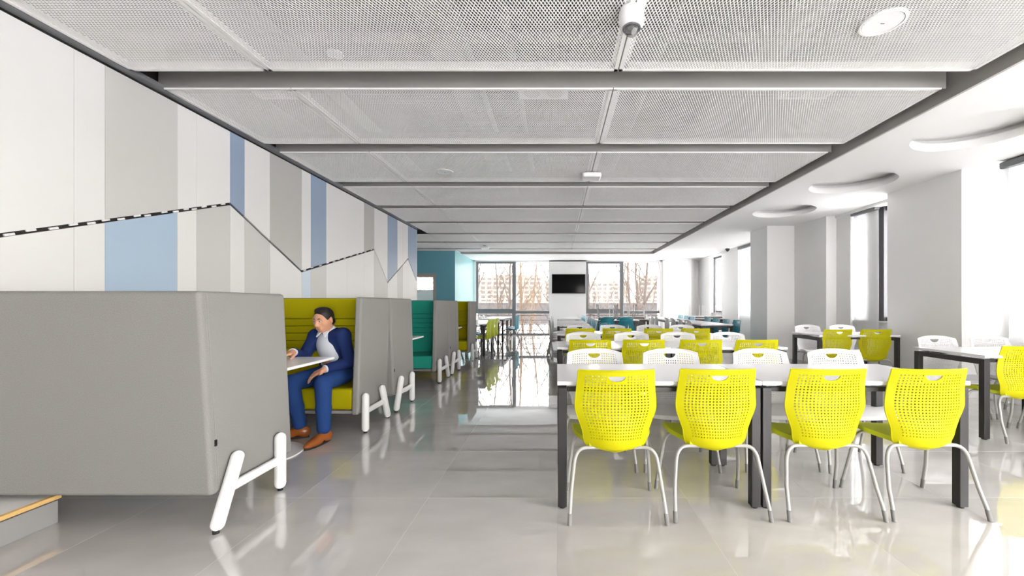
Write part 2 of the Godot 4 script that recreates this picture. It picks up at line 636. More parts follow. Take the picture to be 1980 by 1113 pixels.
func build_rear() -> void:
	# the end of the hall behind the photographer: glazed like the far end
	var w := G.new()
	w.span(Vector3(-3.7, 0, 5.0), Vector3(1.8, 3.6, 5.4))
	w.span(Vector3(5.0, 0, 5.0), Vector3(6.0, 3.6, 5.4))
	w.span(Vector3(-3.7, 2.89, 5.0), Vector3(6.0, 3.6, 5.4))
	solid("wall_rear", w, M.plaster)
	var n := 9
	for s in [[1.8, 5.0]]:
		var win := setting("window_%d" % n)
		n += 1
		var m: float = (s[0] + s[1]) * 0.5
		window_unit(win, s[0], m, 0.0, 2.89, 5.15, false, 0.08, M.frame_grey)
		window_unit(win, m, s[1], 0.0, 2.89, 5.15, false, 0.08, M.frame_grey)

# ------------------------------------------------------------------ ceiling
func expanded_mesh(width: float, depth: float) -> ArrayMesh:
	# diamond lattice of white strands, lying in y = 0 .. 0.006, origin at the near left corner, running to -z
	var g := G.new()
	var nx := roundi(width / 0.022)
	var nz := roundi(depth / 0.041)
	var cw := width / nx
	var cd := depth / nz
	var up := Vector3(0, 0.0045, 0)
	for i in nx:
		for j in nz:
			var o := Vector3(i * cw, 0, -j * cd)
			var a := o + Vector3(cw * 0.5, 0, 0)
			var b := o + Vector3(cw, 0, -cd * 0.5)
			var c := o + Vector3(cw * 0.5, 0, -cd)
			var d := o + Vector3(0, 0, -cd * 0.5)
			for s in [[a, b], [b, c], [c, d], [d, a]]:
				var p: Vector3 = s[0]
				var q: Vector3 = s[1]
				var t := (q - p).normalized()
				var k := Vector3(-t.z, 0, t.x) * 0.0016
				var w := k * 1.9 + up
				g.quad(p - k, p + k, q + k, q - k, Vector3.DOWN)
				g.quad(p - k, q - k, q - k * 1.9 + up, p - k * 1.9 + up, -k)
				g.quad(p + k, q + k, q + w, p + w, k)
	return g.mesh()

func panel_frame(width: float, depth: float) -> ArrayMesh:
	# folded white edge around a panel: flat flange and upstand
	var g := G.new()
	var f := 0.06
	var t := 0.004
	g.span(Vector3(0, -t, 0), Vector3(width, 0, -0.02))
	g.span(Vector3(0, -t, -depth + 0.028), Vector3(width, 0, -depth))
	g.span(Vector3(0, -t, 0), Vector3(0.028, 0, -depth))
	g.span(Vector3(width - 0.028, -t, 0), Vector3(width, 0, -depth))
	g.span(Vector3(0, -0.007, 0.010), Vector3(width, 0.006, 0.0))
	# inner stiffening angle above the mesh
	g.span(Vector3(0, 0.0046, 0), Vector3(width, 0.012, -0.035))
	g.span(Vector3(0, 0.0046, -depth + 0.105), Vector3(width, 0.012, -depth))
	g.span(Vector3(0, 0.0046, 0), Vector3(f, 0.012, -depth))
	g.span(Vector3(width - f, 0.0046, 0), Vector3(width, 0.012, -depth))
	for x in [0.0, width - 0.004]:
		g.span(Vector3(x, 0, 0), Vector3(x + 0.004, 0.06, -depth))
	g.span(Vector3(0, 0, -depth), Vector3(width, 0.06, -depth + 0.004))
	return g.mesh()

func disc_hole(g: G, cx: float, cz: float, half: float, r: float, y: float) -> void:
	# square of ceiling with a round hole in it, facing down
	var n := 48
	for k in n:
		var a := TAU * k / n
		var b := TAU * (k + 1) / n
		var pa := Vector2(cos(a), sin(a))
		var pb := Vector2(cos(b), sin(b))
		var qa := pa / maxf(absf(pa.x), absf(pa.y)) * half
		var qb := pb / maxf(absf(pb.x), absf(pb.y)) * half
		g.quad(Vector3(cx + pa.x * r, y, cz + pa.y * r), Vector3(cx + pb.x * r, y, cz + pb.y * r), Vector3(cx + qb.x, y, cz + qb.y), Vector3(cx + qa.x, y, cz + qa.y), Vector3.DOWN)

func build_ceiling() -> void:
	var c := setting("ceiling")
	# structural slab and dark void above the mesh
	var s := G.new()
	s.span(Vector3(-7.2, 3.6, -16.5), Vector3(6.0, 3.8, 5.4))
	part("slab", s, M.plenum, c)
	for x in [-2.6, -1.05, 1.7]:
		var d := G.new()
		d.span(Vector3(x, 3.32, -13.8), Vector3(x + 0.28, 3.5, 5.0))
		part("duct", d, M.duct, c)
	for x in [-0.4, 0.9, 2.75]:
		var d := G.new()
		d.tube([Vector3(x, 3.4, 5.0), Vector3(x, 3.4, -13.8)], 0.035, 8)
		part("pipe", d, M.duct, c)
	for k in 9:
		var d := G.new()
		d.span(Vector3(-3.3, 3.22, -1.2 - 1.9 * k), Vector3(3.3, 3.26, -1.26 - 1.9 * k))
		part("hanger_channel", d, M.duct, c)
	# mesh panels in rows
	var cols := [[-3.28, -2.225], [-2.215, 0.466], [0.476, 3.21]]
	var meshes := {}
	for k in range(-4, 9):
		var far := 3.153 + 1.427 * k
		var near := far - 1.162
		if k == 8:
			far = 14.0
		var depth := far - near
		var list := cols.duplicate()
		if near > 9.8:
			list.append([-5.9, -3.29])
		for q in list:
			var key := "%.3f %.3f" % [q[1] - q[0], depth]
			if not meshes.has(key):
				meshes[key] = [expanded_mesh(q[1] - q[0], depth), panel_frame(q[1] - q[0], depth)]
			var p := Node3D.new()
			p.name = "mesh_panel"
			c.add_child(p, true)
			p.position = Vector3(q[0], MESH_Y, -near)
			part("expanded_mesh", meshes[key][0], M.mesh_white, p)
			part("panel_frame", meshes[key][1], M.mesh_white, p)
		var b := G.new()
		b.span(Vector3(-3.33, MESH_Y + 0.001, -near + 0.003), Vector3(3.25, MESH_Y + 0.24, -near + 0.006))
		part("steel_fascia", b, M.steel, c)
	# plaster ceiling along the windows, with three round recesses
	var g := G.new()
	var y := CEIL_Y
	var x0 := 3.32
	var x1 := 6.0
	var half := 0.6
	var cx := 4.23
	var r := 0.525
	var centres := [0.79, -0.98, -2.33, -4.1, -5.87, -7.63]
	centres = [-0.56, -2.33, -4.1, -5.87, -7.63]
	var rects := []
	rects.append([x0, cx - half, -16.1, 5.4])
	rects.append([cx + half, x1, -16.1, 5.4])
	var last := 5.4
	for cz in centres:
		rects.append([cx - half, cx + half, cz + half, last])
		disc_hole(g, cx, cz, half, r, y)
		last = cz - half
	rects.append([cx - half, cx + half, -16.1, last])
	rects.append([-3.3, x0, -16.1, -14.02])
	for q in rects:
		g.quad(Vector3(q[0], y, q[2]), Vector3(q[1], y, q[2]), Vector3(q[1], y, q[3]), Vector3(q[0], y, q[3]), Vector3.DOWN)
		g.quad(Vector3(q[0], y + 0.3, q[2]), Vector3(q[1], y + 0.3, q[2]), Vector3(q[1], y + 0.3, q[3]), Vector3(q[0], y + 0.3, q[3]), Vector3.UP)
	part("plaster_ceiling", g, M.plaster, c)
	for cz in centres:
		var o := G.new()
		o.lathe([Vector2(r, y), Vector2(r, y + 0.085), Vector2(r + 0.09, y + 0.085), Vector2(r + 0.09, y + 0.15), Vector2(0.0, y + 0.15)], Vector3(cx, 0, cz), 48)
		part("round_recess", o, M.plaster, c)
	var t := G.new()
	t.span(Vector3(3.315, CEIL_Y, -14.02), Vector3(3.325, 3.6, 5.4))
	t.span(Vector3(3.30, CEIL_Y, -14.02), Vector3(3.325, CEIL_Y + 0.006, 5.4))
	t.span(Vector3(-7.2, CEIL_Y + 0.02, -14.03), Vector3(3.32, 3.6, -14.02))
	solid("trim_2", t, M.trim_dark)

func build_corridor() -> void:
	# passage past the end of the panelled wall, closed by a teal room
	var g := G.new()
	g.span(Vector3(-7.4, 0, -16.5), Vector3(-7.2, 3.6, -9.6))
	g.span(Vector3(-7.2, 0, -9.79), Vector3(WALL_X - 0.2, 3.6, -9.6))
	solid("wall_passage", g, M.paint_grey)
	var c := G.new()
	c.span(Vector3(-7.2, CEIL_Y, -16.1), Vector3(-3.3, CEIL_Y + 0.05, -13.2))
	solid("ceiling_passage", c, M.plaster)
	var w := setting("wall_teal")
	var f := G.new()
	var z0 := -13.2
	f.span(Vector3(-3.91, 0, z0 - 0.12), Vector3(-3.3, 2.95, z0))
	f.span(Vector3(-7.2, 2.2, z0 - 0.12), Vector3(-3.91, 2.95, z0))
	f.span(Vector3(-7.2, 0, z0 - 0.12), Vector3(-5.2, 2.2, z0))
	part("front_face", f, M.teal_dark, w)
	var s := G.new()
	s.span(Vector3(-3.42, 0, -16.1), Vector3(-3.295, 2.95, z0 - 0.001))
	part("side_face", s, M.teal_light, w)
	var d := G.new()
	d.span(Vector3(-4.0, 0, z0 - 0.13), Vector3(-3.91, 2.2, z0 + 0.012))
	d.span(Vector3(-5.1, 2.08, z0 - 0.13), Vector3(-4.0, 2.2, z0 + 0.012))
	d.span(Vector3(-5.2, 0, z0 - 0.13), Vector3(-5.1, 2.2, z0 + 0.012))
	part("door_casing", d, M.casing, w)

# ------------------------------------------------------------------ chairs
func prof(table: Array, t: float) -> float:     # smooth interpolation in [[t, v], ...]
	if t <= table[0][0]:
		return table[0][1]
	for i in table.size() - 1:
		if t <= table[i + 1][0]:
			var p0: float = table[maxi(i - 1, 0)][1]
			var p3: float = table[mini(i + 2, table.size() - 1)][1]
			return cubic_interpolate(table[i][1], table[i + 1][1], p0, p3, (t - table[i][0]) / (table[i + 1][0] - table[i][0]))
	return table[-1][1]

var back_half := [[0.358, 0.07], [0.366, 0.115], [0.38, 0.15], [0.404, 0.17], [0.433, 0.18], [0.48, 0.187], [0.539, 0.207], [0.58, 0.222], [0.616, 0.229], [0.66, 0.2275], [0.751, 0.219], [0.83, 0.2135]]
var back_z := [[0.358, 0.108], [0.38, 0.142], [0.404, 0.153], [0.433, 0.156], [0.48, 0.155], [0.55, 0.146], [0.65, 0.145], [0.75, 0.155], [0.83, 0.175]]

func back_point(u: float, y: float, arch: float) -> Vector3:
	# u in -1 .. 1 across the shell; y is the height before the top is arched
	var hw := prof(back_half, y)
	var k := clampf((y - 0.70) / 0.13, 0.0, 1.0)
	var yy := y - arch * k * k * pow(absf(u), 2.6) + arch * 0.35 * k * k
	return Vector3(u * hw, yy, prof(back_z, y) - (0.040 + 0.028 * clampf((0.62 - y) / 0.2, 0.0, 1.0)) * u * u)

func back_mesh(arch: float) -> ArrayMesh:
	var g := G.new()
	var th := 0.006
	var cols := 20
	var rows := 22
	var y_hi := 0.806
	var y_lo := 0.437
	var margin := 0.036
	var pt := func(u: float, y: float) -> Vector3:
		return back_point(u, y, arch)
	var nor := func(u: float, y: float) -> Vector3:
		var a: Vector3 = pt.call(u + 0.01, y) - pt.call(u - 0.01, y)
		var b: Vector3 = pt.call(u, y + 0.004) - pt.call(u, y - 0.004)
		return a.cross(b).normalized()       # points to +z (the rear)
	var both := func(ring: Array) -> void:       # ring: four [u, y]
		var p := []
		var q := []
		for r in ring:
			p.append(pt.call(r[0], r[1]))
			q.append(nor.call(r[0], r[1]))
		g.squad(p[0], p[1], p[2], p[3], q[0], q[1], q[2], q[3])
		var o := []
		for i in 4:
			o.append(p[i] - q[i] * th)
		g.squad(o[0], o[1], o[2], o[3], -q[0], -q[1], -q[2], -q[3])
	var inner := func(y: float) -> float:        # half width of the perforated field as a fraction
		return 1.0 - margin / prof(back_half, y)
	# cells: a polygon hole inside a quad in (u, y)
	var cell := func(ua0: float, ua1: float, ub0: float, ub1: float, yb: float, yt: float, hole: Array) -> void:
		# bottom edge ub0..ub1 at yb, top edge ua0..ua1 at yt; hole: list of (s, t) in 0..1, counter-clockwise
		var n := hole.size()
		var place := func(s: float, t: float) -> Array:
			return [lerpf(lerpf(ub0, ub1, s), lerpf(ua0, ua1, s), t), lerpf(yb, yt, t)]
		for i in n:
			var a: Vector2 = hole[i]
			var b: Vector2 = hole[(i + 1) % n]
			var da := a - Vector2(0.5, 0.5)
			var db := b - Vector2(0.5, 0.5)
			var ea := Vector2(0.5, 0.5) + da / maxf(absf(da.x), absf(da.y)) * 0.5
			var eb := Vector2(0.5, 0.5) + db / maxf(absf(db.x), absf(db.y)) * 0.5
			both.call([place.call(a.x, a.y), place.call(ea.x, ea.y), place.call(eb.x, eb.y), place.call(b.x, b.y)])
			if absf(ea.x - eb.x) > 1e-4 and absf(ea.y - eb.y) > 1e-4:
				var kx := ea.x if absf(ea.x - 0.5) > 0.4999 else eb.x
				var ky := ea.y if absf(ea.y - 0.5) > 0.4999 else eb.y
				both.call([place.call(ea.x, ea.y), place.call(kx, ky), place.call(eb.x, eb.y), place.call(eb.x, eb.y)])
			var pa: Array = place.call(a.x, a.y)
			var pb: Array = place.call(b.x, b.y)
			var va: Vector3 = pt.call(pa[0], pa[1])
			var vb: Vector3 = pt.call(pb[0], pb[1])
			var na: Vector3 = nor.call(pa[0], pa[1]) * th
			var pc: Array = place.call(0.5, 0.5)
			var mid: Vector3 = pt.call(pc[0], pc[1])
			g.quad(va, vb, vb - na, va - na, mid - (va + vb) * 0.5)
	var octs := []
	for j in rows:
		var oct := []
		var big := lerpf(0.205, 0.255, smoothstep(0.0, 0.45, float(j) / rows))
		for i in 8:
			var a := TAU * i / 8
			oct.append(Vector2(0.5 + big * cos(a), 0.5 + big * 1.05 * sin(a)))
		octs.append(oct)
	var semi := []
	for i in 17:
		var a := PI + PI * i / 16.0
		semi.append(Vector2(0.5 + 0.45 * cos(a), 0.84 + 0.62 * sin(a)))
	for i in 3:
		semi.append(Vector2(0.75 - 0.25 * i, 0.86))
	var lines := []
	for j in rows + 1:
		lines.append(lerpf(y_lo, y_hi, float(j) / rows))
	for j in rows:
		var yb: float = lines[j]
		var yt: float = lines[j + 1]
		var ib: float = inner.call(yb)
		var it: float = inner.call(yt)
		for i in cols:
			var s0 := -1.0 + 2.0 * i / cols
			var s1 := -1.0 + 2.0 * (i + 1) / cols
			if j >= rows - 3 and i >= 7 and i < 13:
				continue
			cell.call(s0 * it, s1 * it, s0 * ib, s1 * ib, yb, yt, octs[j])
		for sg in [-1.0, 1.0]:
			var steps := 3
			for k in steps:
				var f0 := float(k) / steps
				var f1 := float(k + 1) / steps
				both.call([[sg * lerpf(ib, 1.0, f0), yb], [sg * lerpf(ib, 1.0, f1), yb], [sg * lerpf(it, 1.0, f1), yt], [sg * lerpf(it, 1.0, f0), yt]])
	# hand hole
	var hb: float = lines[rows - 3]
	var ht: float = lines[rows]
	var k0 := -1.0 + 2.0 * 7 / cols
	var k1 := -1.0 + 2.0 * 13 / cols
	cell.call(k0 * inner.call(ht), k1 * inner.call(ht), k0 * inner.call(hb), k1 * inner.call(hb), hb, ht, semi)
	# solid bands above and below
	for band in [[y_hi, 0.83, 3, 24], [0.358, y_lo, 8, 24]]:
		for j in band[2]:
			var a := lerpf(band[0], band[1], float(j) / band[2])
			var b := lerpf(band[0], band[1], float(j + 1) / band[2])
			for i in band[3]:
				var u0: float = -1.0 + 2.0 * i / band[3]
				var u1: float = -1.0 + 2.0 * (i + 1) / band[3]
				both.call([[u0, a], [u1, a], [u1, b], [u0, b]])
	# rolled rim all round
	var rim := []
	for i in 25:
		rim.append(back_point(-1.0 + 2.0 * i / 24, 0.83, arch) + Vector3(0, 0, -0.003))
	g.tube(rim, 0.0055, 8)
	for sg in [-1.0, 1.0]:
		var side := []
		for j in 30:
			side.append(back_point(sg, lerpf(0.358, 0.83, j / 29.0), arch) + Vector3(0, 0, -0.003))
		g.tube(side, 0.0045, 8)
	return g.mesh()

func chair_parts() -> void:
	chair_cache.back_square = back_mesh(0.0)
	chair_cache.back_arched = back_mesh(0.03)
	# seat pan: a dished pad that narrows to the rear and rolls over at the front
	var g := G.new()
	var n := 12
	var shape := func(u: float, t: float) -> Vector3:       # u across, t from front (0) to rear (1)
		var hw := lerpf(0.234, 0.150, smoothstep(0.45, 1.0, t)) * (1.0 - 0.10 * pow(1.0 - minf(t / 0.18, 1.0), 2.0))
		var z := lerpf(-0.225, 0.105, t)
		var y := 0.437 - 0.028 * smoothstep(0.3, 1.0, t) - 0.03 * pow(1.0 - minf(t / 0.25, 1.0), 2.0) + 0.012 * u * u
		return Vector3(u * hw, y, z)
	for layer in 2:
		var off := Vector3(0, 0.0 if layer == 0 else -0.028, 0)
		for i in n:
			for j in n:
				var q := []
				var m := []
				for e in [[i, j], [i + 1, j], [i + 1, j + 1], [i, j + 1]]:
					var u: float = -1.0 + 2.0 * e[0] / n
					var t: float = float(e[1]) / n
					q.append(shape.call(u, t) + off)
					var a: Vector3 = shape.call(u + 0.01, t) - shape.call(u - 0.01, t)
					var b: Vector3 = shape.call(u, t + 0.01) - shape.call(u, t - 0.01)
					var nn := b.cross(a).normalized()
					m.append(nn if layer == 0 else -nn)
				g.squad(q[0], q[1], q[2], q[3], m[0], m[1], m[2], m[3])
	var rim := []
	for i in n + 1:
		rim.append(shape.call(-1.0 + 2.0 * i / n, 0.0))
	for j in n + 1:
		rim.append(shape.call(1.0, float(j) / n))
	for i in n + 1:
		rim.append(shape.call(1.0 - 2.0 * i / n, 1.0))
	for j in n + 1:
		rim.append(shape.call(-1.0, 1.0 - float(j) / n))
	for i in rim.size():
		var a: Vector3 = rim[i]
		var b: Vector3 = rim[(i + 1) % rim.size()]
		var dn := Vector3(0, -0.028, 0)
		g.quad(a, b, b + dn, a + dn, (a + b) * 0.5 - Vector3(0, 0.43, -0.04))
	chair_cache.seat = g.mesh()
	# legs: half arches under the seat
	for sx in [-1.0, 1.0]:
		for rear in [false, true]:
			var z0 := 0.10 if rear else -0.13
			var zf := 0.20 if rear else -0.20
			var top := 0.384 if rear else 0.392
			var pts := []
			var ctrl := [Vector3(0.0, top, z0), Vector3(sx * 0.165, top, z0)]
			pts.append_array(ctrl)
			var bend := Vector3(sx * 0.225, top + 0.004, lerpf(z0, zf, 0.12))
			var low := Vector3(sx * 0.236, 0.305, lerpf(z0, zf, 0.25))
			for k in range(1, 6):
				var f := k / 6.0
				pts.append(ctrl[1].lerp(bend, f).lerp(bend.lerp(low, f), f))
			pts.append(low)
			var mid := Vector3(sx * 0.253, 0.17, lerpf(z0, zf, 0.58))
			pts.append(mid)
			var foot := Vector3(sx * 0.263, 0.055, zf)
			pts.append(foot)
			var l := G.new()
			l.tube(pts, 0.0105, 10)
			var f := G.new()
			f.tube([foot + Vector3(0, 0.006, 0), foot, Vector3(sx * 0.266, 0.0, zf + (0.012 if rear else -0.01))], [0.0118, 0.0124, 0.0115], 10)
			chair_cache["leg%d%d" % [int(sx), int(rear)]] = [l.mesh(), f.mesh()]
	var bar := G.new()
	for sx in [-0.12, 0.12]:
		bar.tube([Vector3(sx, 0.392, -0.13), Vector3(sx, 0.384, 0.10)], 0.009, 8)
	bar.rbox(Vector3(0, 0.400, -0.02), Vector3(0.30, 0.014, 0.22), 0.005)
	chair_cache.bar = bar.mesh()

func chair(label: String, group: String, at: Vector3, turn: float, shell: Material, pad: Material, arched := false, called := "chair") -> Node3D:
	var t := thing(called, label, "chair", at, turn, group)
	part("backrest", chair_cache.back_arched if arched else chair_cache.back_square, shell, t)
	part("seat", chair_cache.seat, pad, t)
	part("seat_support", chair_cache.bar, M.leg_silver, t)
	for sx in [-1, 1]:
		for rear in [0, 1]:
			var k: Array = chair_cache["leg%d%d" % [sx, rear]]
			var l := part("leg", k[0], M.leg_silver, t)
			part("foot_cap", k[1], M.foot_grey, l)
	return t

# ------------------------------------------------------------------ canteen tables
func table(label: String, group: String, x0: float, x1: float, z_near: float, z_far: float) -> Node3D:
	# z_near > z_far; dark square-tube frame under a white top
	var w := x1 - x0
	var d := z_near - z_far
	var key := "table %.3f %.3f" % [w, d]
	if not chair_cache.has(key):
		var top := G.new()
		top.rbox(Vector3(0, 0.738, 0), Vector3(w - 0.004, 0.024, d - 0.004), 0.003)
		var leg := G.new()
		leg.rbox(Vector3(0, 0.36, 0), Vector3(0.052, 0.70, 0.052), 0.004)
		var foot := G.new()
		foot.lathe([Vector2(0.0, 0.0), Vector2(0.019, 0.0), Vector2(0.019, 0.012)], Vector3.ZERO, 12)
		var er := G.new()
		er.rbox(Vector3(0, 0.688, 0), Vector3(0.05, 0.046, d - 0.13), 0.003)
		var sr := G.new()
		sr.rbox(Vector3(0, 0.698, 0), Vector3(w - 0.12, 0.026, 0.03), 0.003)
		var sp := G.new()
		sp.lathe([Vector2(0.012, 0.705), Vector2(0.012, 0.727)], Vector3.ZERO, 10)
		chair_cache[key] = [top.mesh(), leg.mesh(), foot.mesh(), er.mesh(), sr.mesh(), sp.mesh()]
	var k: Array = chair_cache[key]
	var t := thing("canteen_table", label, "table", Vector3((x0 + x1) * 0.5, 0, (z_near + z_far) * 0.5), 0.0, group)
	part("table_top", k[0], M.table_white, t)
	var hx := w * 0.5 - 0.032
	var hz := d * 0.5 - 0.035
	for sx in [-1.0, 1.0]:
		for sz in [-1.0, 1.0]:
			var l := part("leg", k[1], M.graphite, t, Vector3(sx * hx, 0, sz * hz))
			part("foot", k[2], M.black, l)
			part("spacer", k[5], M.leg_silver, t, Vector3(sx * (hx - 0.1), 0, sz * (hz - 0.03)))
		part("end_rail", k[3], M.graphite, t, Vector3(sx * hx, 0, 0))
	for sz in [-1.0, 1.0]:
		part("side_rail", k[4], M.graphite, t, Vector3(0, 0, sz * (hz - 0.008)))
	return t

func build_tables_and_chairs() -> void:
	chair_parts()
	var place4 := ["leftmost", "second from left", "third from left", "rightmost"]
	var rank := ["nearest", "second nearest", "third nearest"]
	# three long tables in the middle, each two tables pushed together
	var rows := [
		{"near": -2.385, "far": -3.085, "yellow": [[0.333, -2.43], [0.915, -2.46], [1.55, -2.465], [2.13, -2.47]], "white": [[0.30, -3.12], [0.90, -3.12], [1.62, -3.13], [2.20, -3.11]]},
		{"near": -4.28, "far": -4.985, "yellow": [[0.344, -4.37], [0.902, -4.37], [1.495, -4.37], [2.077, -4.37]], "white": [[0.333, -5.09], [0.947, -5.09], [1.54, -5.09], [2.17, -5.09]]},
		{"near": -6.22, "far": -6.925, "yellow": [[0.35, -6.32], [0.91, -6.32], [1.54, -6.32], [2.10, -6.32]], "white": [[0.39, -6.96], [0.96, -6.96], [1.60, -6.96], [2.16, -6.96]]}]
	for r in 3:
		var q: Dictionary = rows[r]
		table("left half of the %s long white table with dark legs" % rank[r], "long tables in the middle of the room", 0.0, 1.2, q.near, q.far)
		table("right half of the %s long white table with dark legs" % rank[r], "long tables in the middle of the room", 1.2, 2.42, q.near, q.far)
		for k in 4:
			var y: Array = q.yellow[k]
			chair("%s yellow perforated chair, back to the viewer, at %s long table" % [place4[k], rank[r]], "yellow chairs at the long tables", Vector3(y[0], 0, y[1]), rng.randf_range(-0.015, 0.015), M.yellow, M.yellow_pad, false, "yellow_chair")
			var w: Array = q.white[k]
			chair("%s white perforated chair on far side of %s long table" % [place4[k], rank[r]], "white chairs at the long tables", Vector3(w[0], 0, w[1]), PI + rng.randf_range(-0.02, 0.02), M.white_plastic, M.white_plastic, true, "white_chair")
	# two short tables by the windows
	var side := [
		{"which": "nearer", "x": 3.77, "near": -3.6, "far": -4.33, "yellow": [[4.12, -3.735], [4.72, -3.735]], "white": [[4.27, -4.465], [4.86, -4.465]]},
		{"which": "farther", "x": 3.83, "near": -5.97, "far": -6.67, "yellow": [[4.10, -6.10], [4.67, -6.10]], "white": [[4.34, -6.955], [4.94, -6.955]]}]
	for q in side:
		table("%s white four-seat table by the windows on the right" % q.which, "short tables by the windows", q.x, q.x + 1.2, q.near, q.far)
		for k in 2:
			var lr: String = ["left", "right"][k]
			chair("%s yellow perforated chair at the %s table by the windows" % [lr, q.which], "yellow chairs by the windows", Vector3(q.yellow[k][0], 0, q.yellow[k][1]), [0.06, -0.05][k], M.yellow, M.yellow_pad, false, "yellow_chair")
			chair("%s white perforated chair behind the %s table by the windows" % [lr, q.which], "white chairs by the windows", Vector3(q.white[k][0], 0, q.white[k][1]), PI, M.white_plastic, M.white_plastic, true, "white_chair")
	# far tables standing lengthways: [x0, x1, z near, where, left chairs, right chairs]
	var order := ["nearest", "second", "third", "farthest"]
	var long := [
		[0.0, 0.72, -8.9, "under the screen", "white", "pale", -0.02, 0.74, 4],
		[0.0, 0.72, -12.3, "deep under the screen", "white", "pale", -0.02, 0.74, 3],
		[3.2, 3.93, -9.1, "beyond the stepped column", "white", "teal", 3.14, 4.02, 4],
		[3.2, 3.93, -12.1, "in the far right corner", "white", "pale", 3.14, 4.00, 3],
		[-2.38, -1.66, -9.42, "behind the last booth", "teal", "lime", -2.3, -1.73, 3],
		[-2.38, -1.66, -12.7, "by the far left window", "white", "teal", -2.3, -1.42, 2]]
	for q in long:
		for h in 2:
			table("white table %s, %s half of its pair" % [q[3], ["nearer", "farther"][h]], "tables at the far end", q[0], q[1], q[2] - 1.2 * h, q[2] - 1.2 * (h + 1) + 0.005)
		for k in q[8]:
			var z: float = q[2] - 0.32 - 0.6 * k
			for s in 2:
				var kind: String = q[4 + s]
				var shell: Material = {"white": M.white_plastic, "pale": M.pale_blue, "teal": M.teal_plastic, "lime": M.lime}[kind]
				var word: String = {"white": "white", "pale": "pale blue", "teal": "teal", "lime": "lime green"}[kind]
				chair("%s %s chair on %s side of table %s" % [order[k], word, ["left", "right"][s], q[3]], "chairs at the far tables", Vector3(q[6 + s], 0, z), [-PI * 0.5, PI * 0.5][s] + rng.randf_range(-0.06, 0.06), shell, shell, kind == "white", word.replace(" ", "_") + "_chair")
	# chairs turned over and stood on tables
	table("white table below the far right window carrying upturned teal chairs", "tables at the far end", 1.15, 2.35, -11.6, -12.3)
	table("white table below the far right window carrying upturned wicker chairs", "tables at the far end", 1.62, 2.82, -12.5, -13.2)
	table("white table in the far right corner carrying upturned wicker chairs", "tables at the far end", 4.25, 5.35, -13.0, -13.7)
	var up := [[1.42, -11.66, "left upturned teal chair standing on the far table"], [1.95, -11.62, "right upturned teal chair standing on the far table"]]
	for u in up:
		var c := chair(u[2], "upturned chairs on the far tables", Vector3(u[0], 1.195, u[1]), 0.0, M.teal_plastic, M.teal_plastic, false, "teal_chair")
		c.rotation = Vector3(0, 0, PI)
	var wk := [[1.93, 1.17, -12.82, 0.15, "left upturned grey wicker armchair beside the upturned teal chairs"], [2.50, 1.17, -12.85, -0.15, "right upturned grey wicker armchair beside the upturned teal chairs"], [4.48, 1.17, -13.32, 0.0, "left upturned grey wicker armchair in the far right corner"], [5.06, 1.17, -13.35, 0.1, "right upturned grey wicker armchair in the far right corner"]]
	for q in wk:
		wicker_chair(q[4], Vector3(q[0], q[1], q[2]), q[3])

func wicker_chair(label: String, at: Vector3, turn: float) -> void:
	var t := thing("wicker_armchair", label, "chair", at, 0.0, "upturned wicker armchairs on the far tables")
	t.rotation = Vector3(0, turn, PI)
	if not chair_cache.has("wicker"):
		var s := G.new()
		s.rbox(Vector3(0, 0.39, 0), Vector3(0.48, 0.06, 0.46), 0.02)
		var b := G.new()
		b.rbox(Vector3(0, 0.60, 0.21), Vector3(0.48, 0.40, 0.045), 0.02)
		var a := G.new()
		a.rbox(Vector3.ZERO, Vector3(0.05, 0.22, 0.42), 0.02)
		var l := G.new()
		l.tube([Vector3(0, 0.40, 0), Vector3(0, 0.0, 0)], 0.011, 8)
		var f := G.new()
		f.tube([Vector3(-0.23, 0.36, -0.22), Vector3(0.23, 0.36, -0.22), Vector3(0.23, 0.36, 0.22), Vector3(-0.23, 0.36, 0.22), Vector3(-0.23, 0.36, -0.22)], 0.011, 8)
		chair_cache.wicker = [s.mesh(), b.mesh(), a.mesh(), l.mesh(), f.mesh()]
	var k: Array = chair_cache.wicker
	part("seat", k[0], M.wicker, t)
	part("backrest", k[1], M.wicker, t)
	part("frame", k[4], M.sofa_leg, t)
	for sx in [-1.0, 1.0]:
		part("arm", k[2], M.wicker, t, Vector3(sx * 0.235, 0.50, 0.0))
		for sz in [-1.0, 1.0]:
			part("leg", k[3], M.sofa_leg, t, Vector3(sx * 0.23, 0, sz * 0.21))

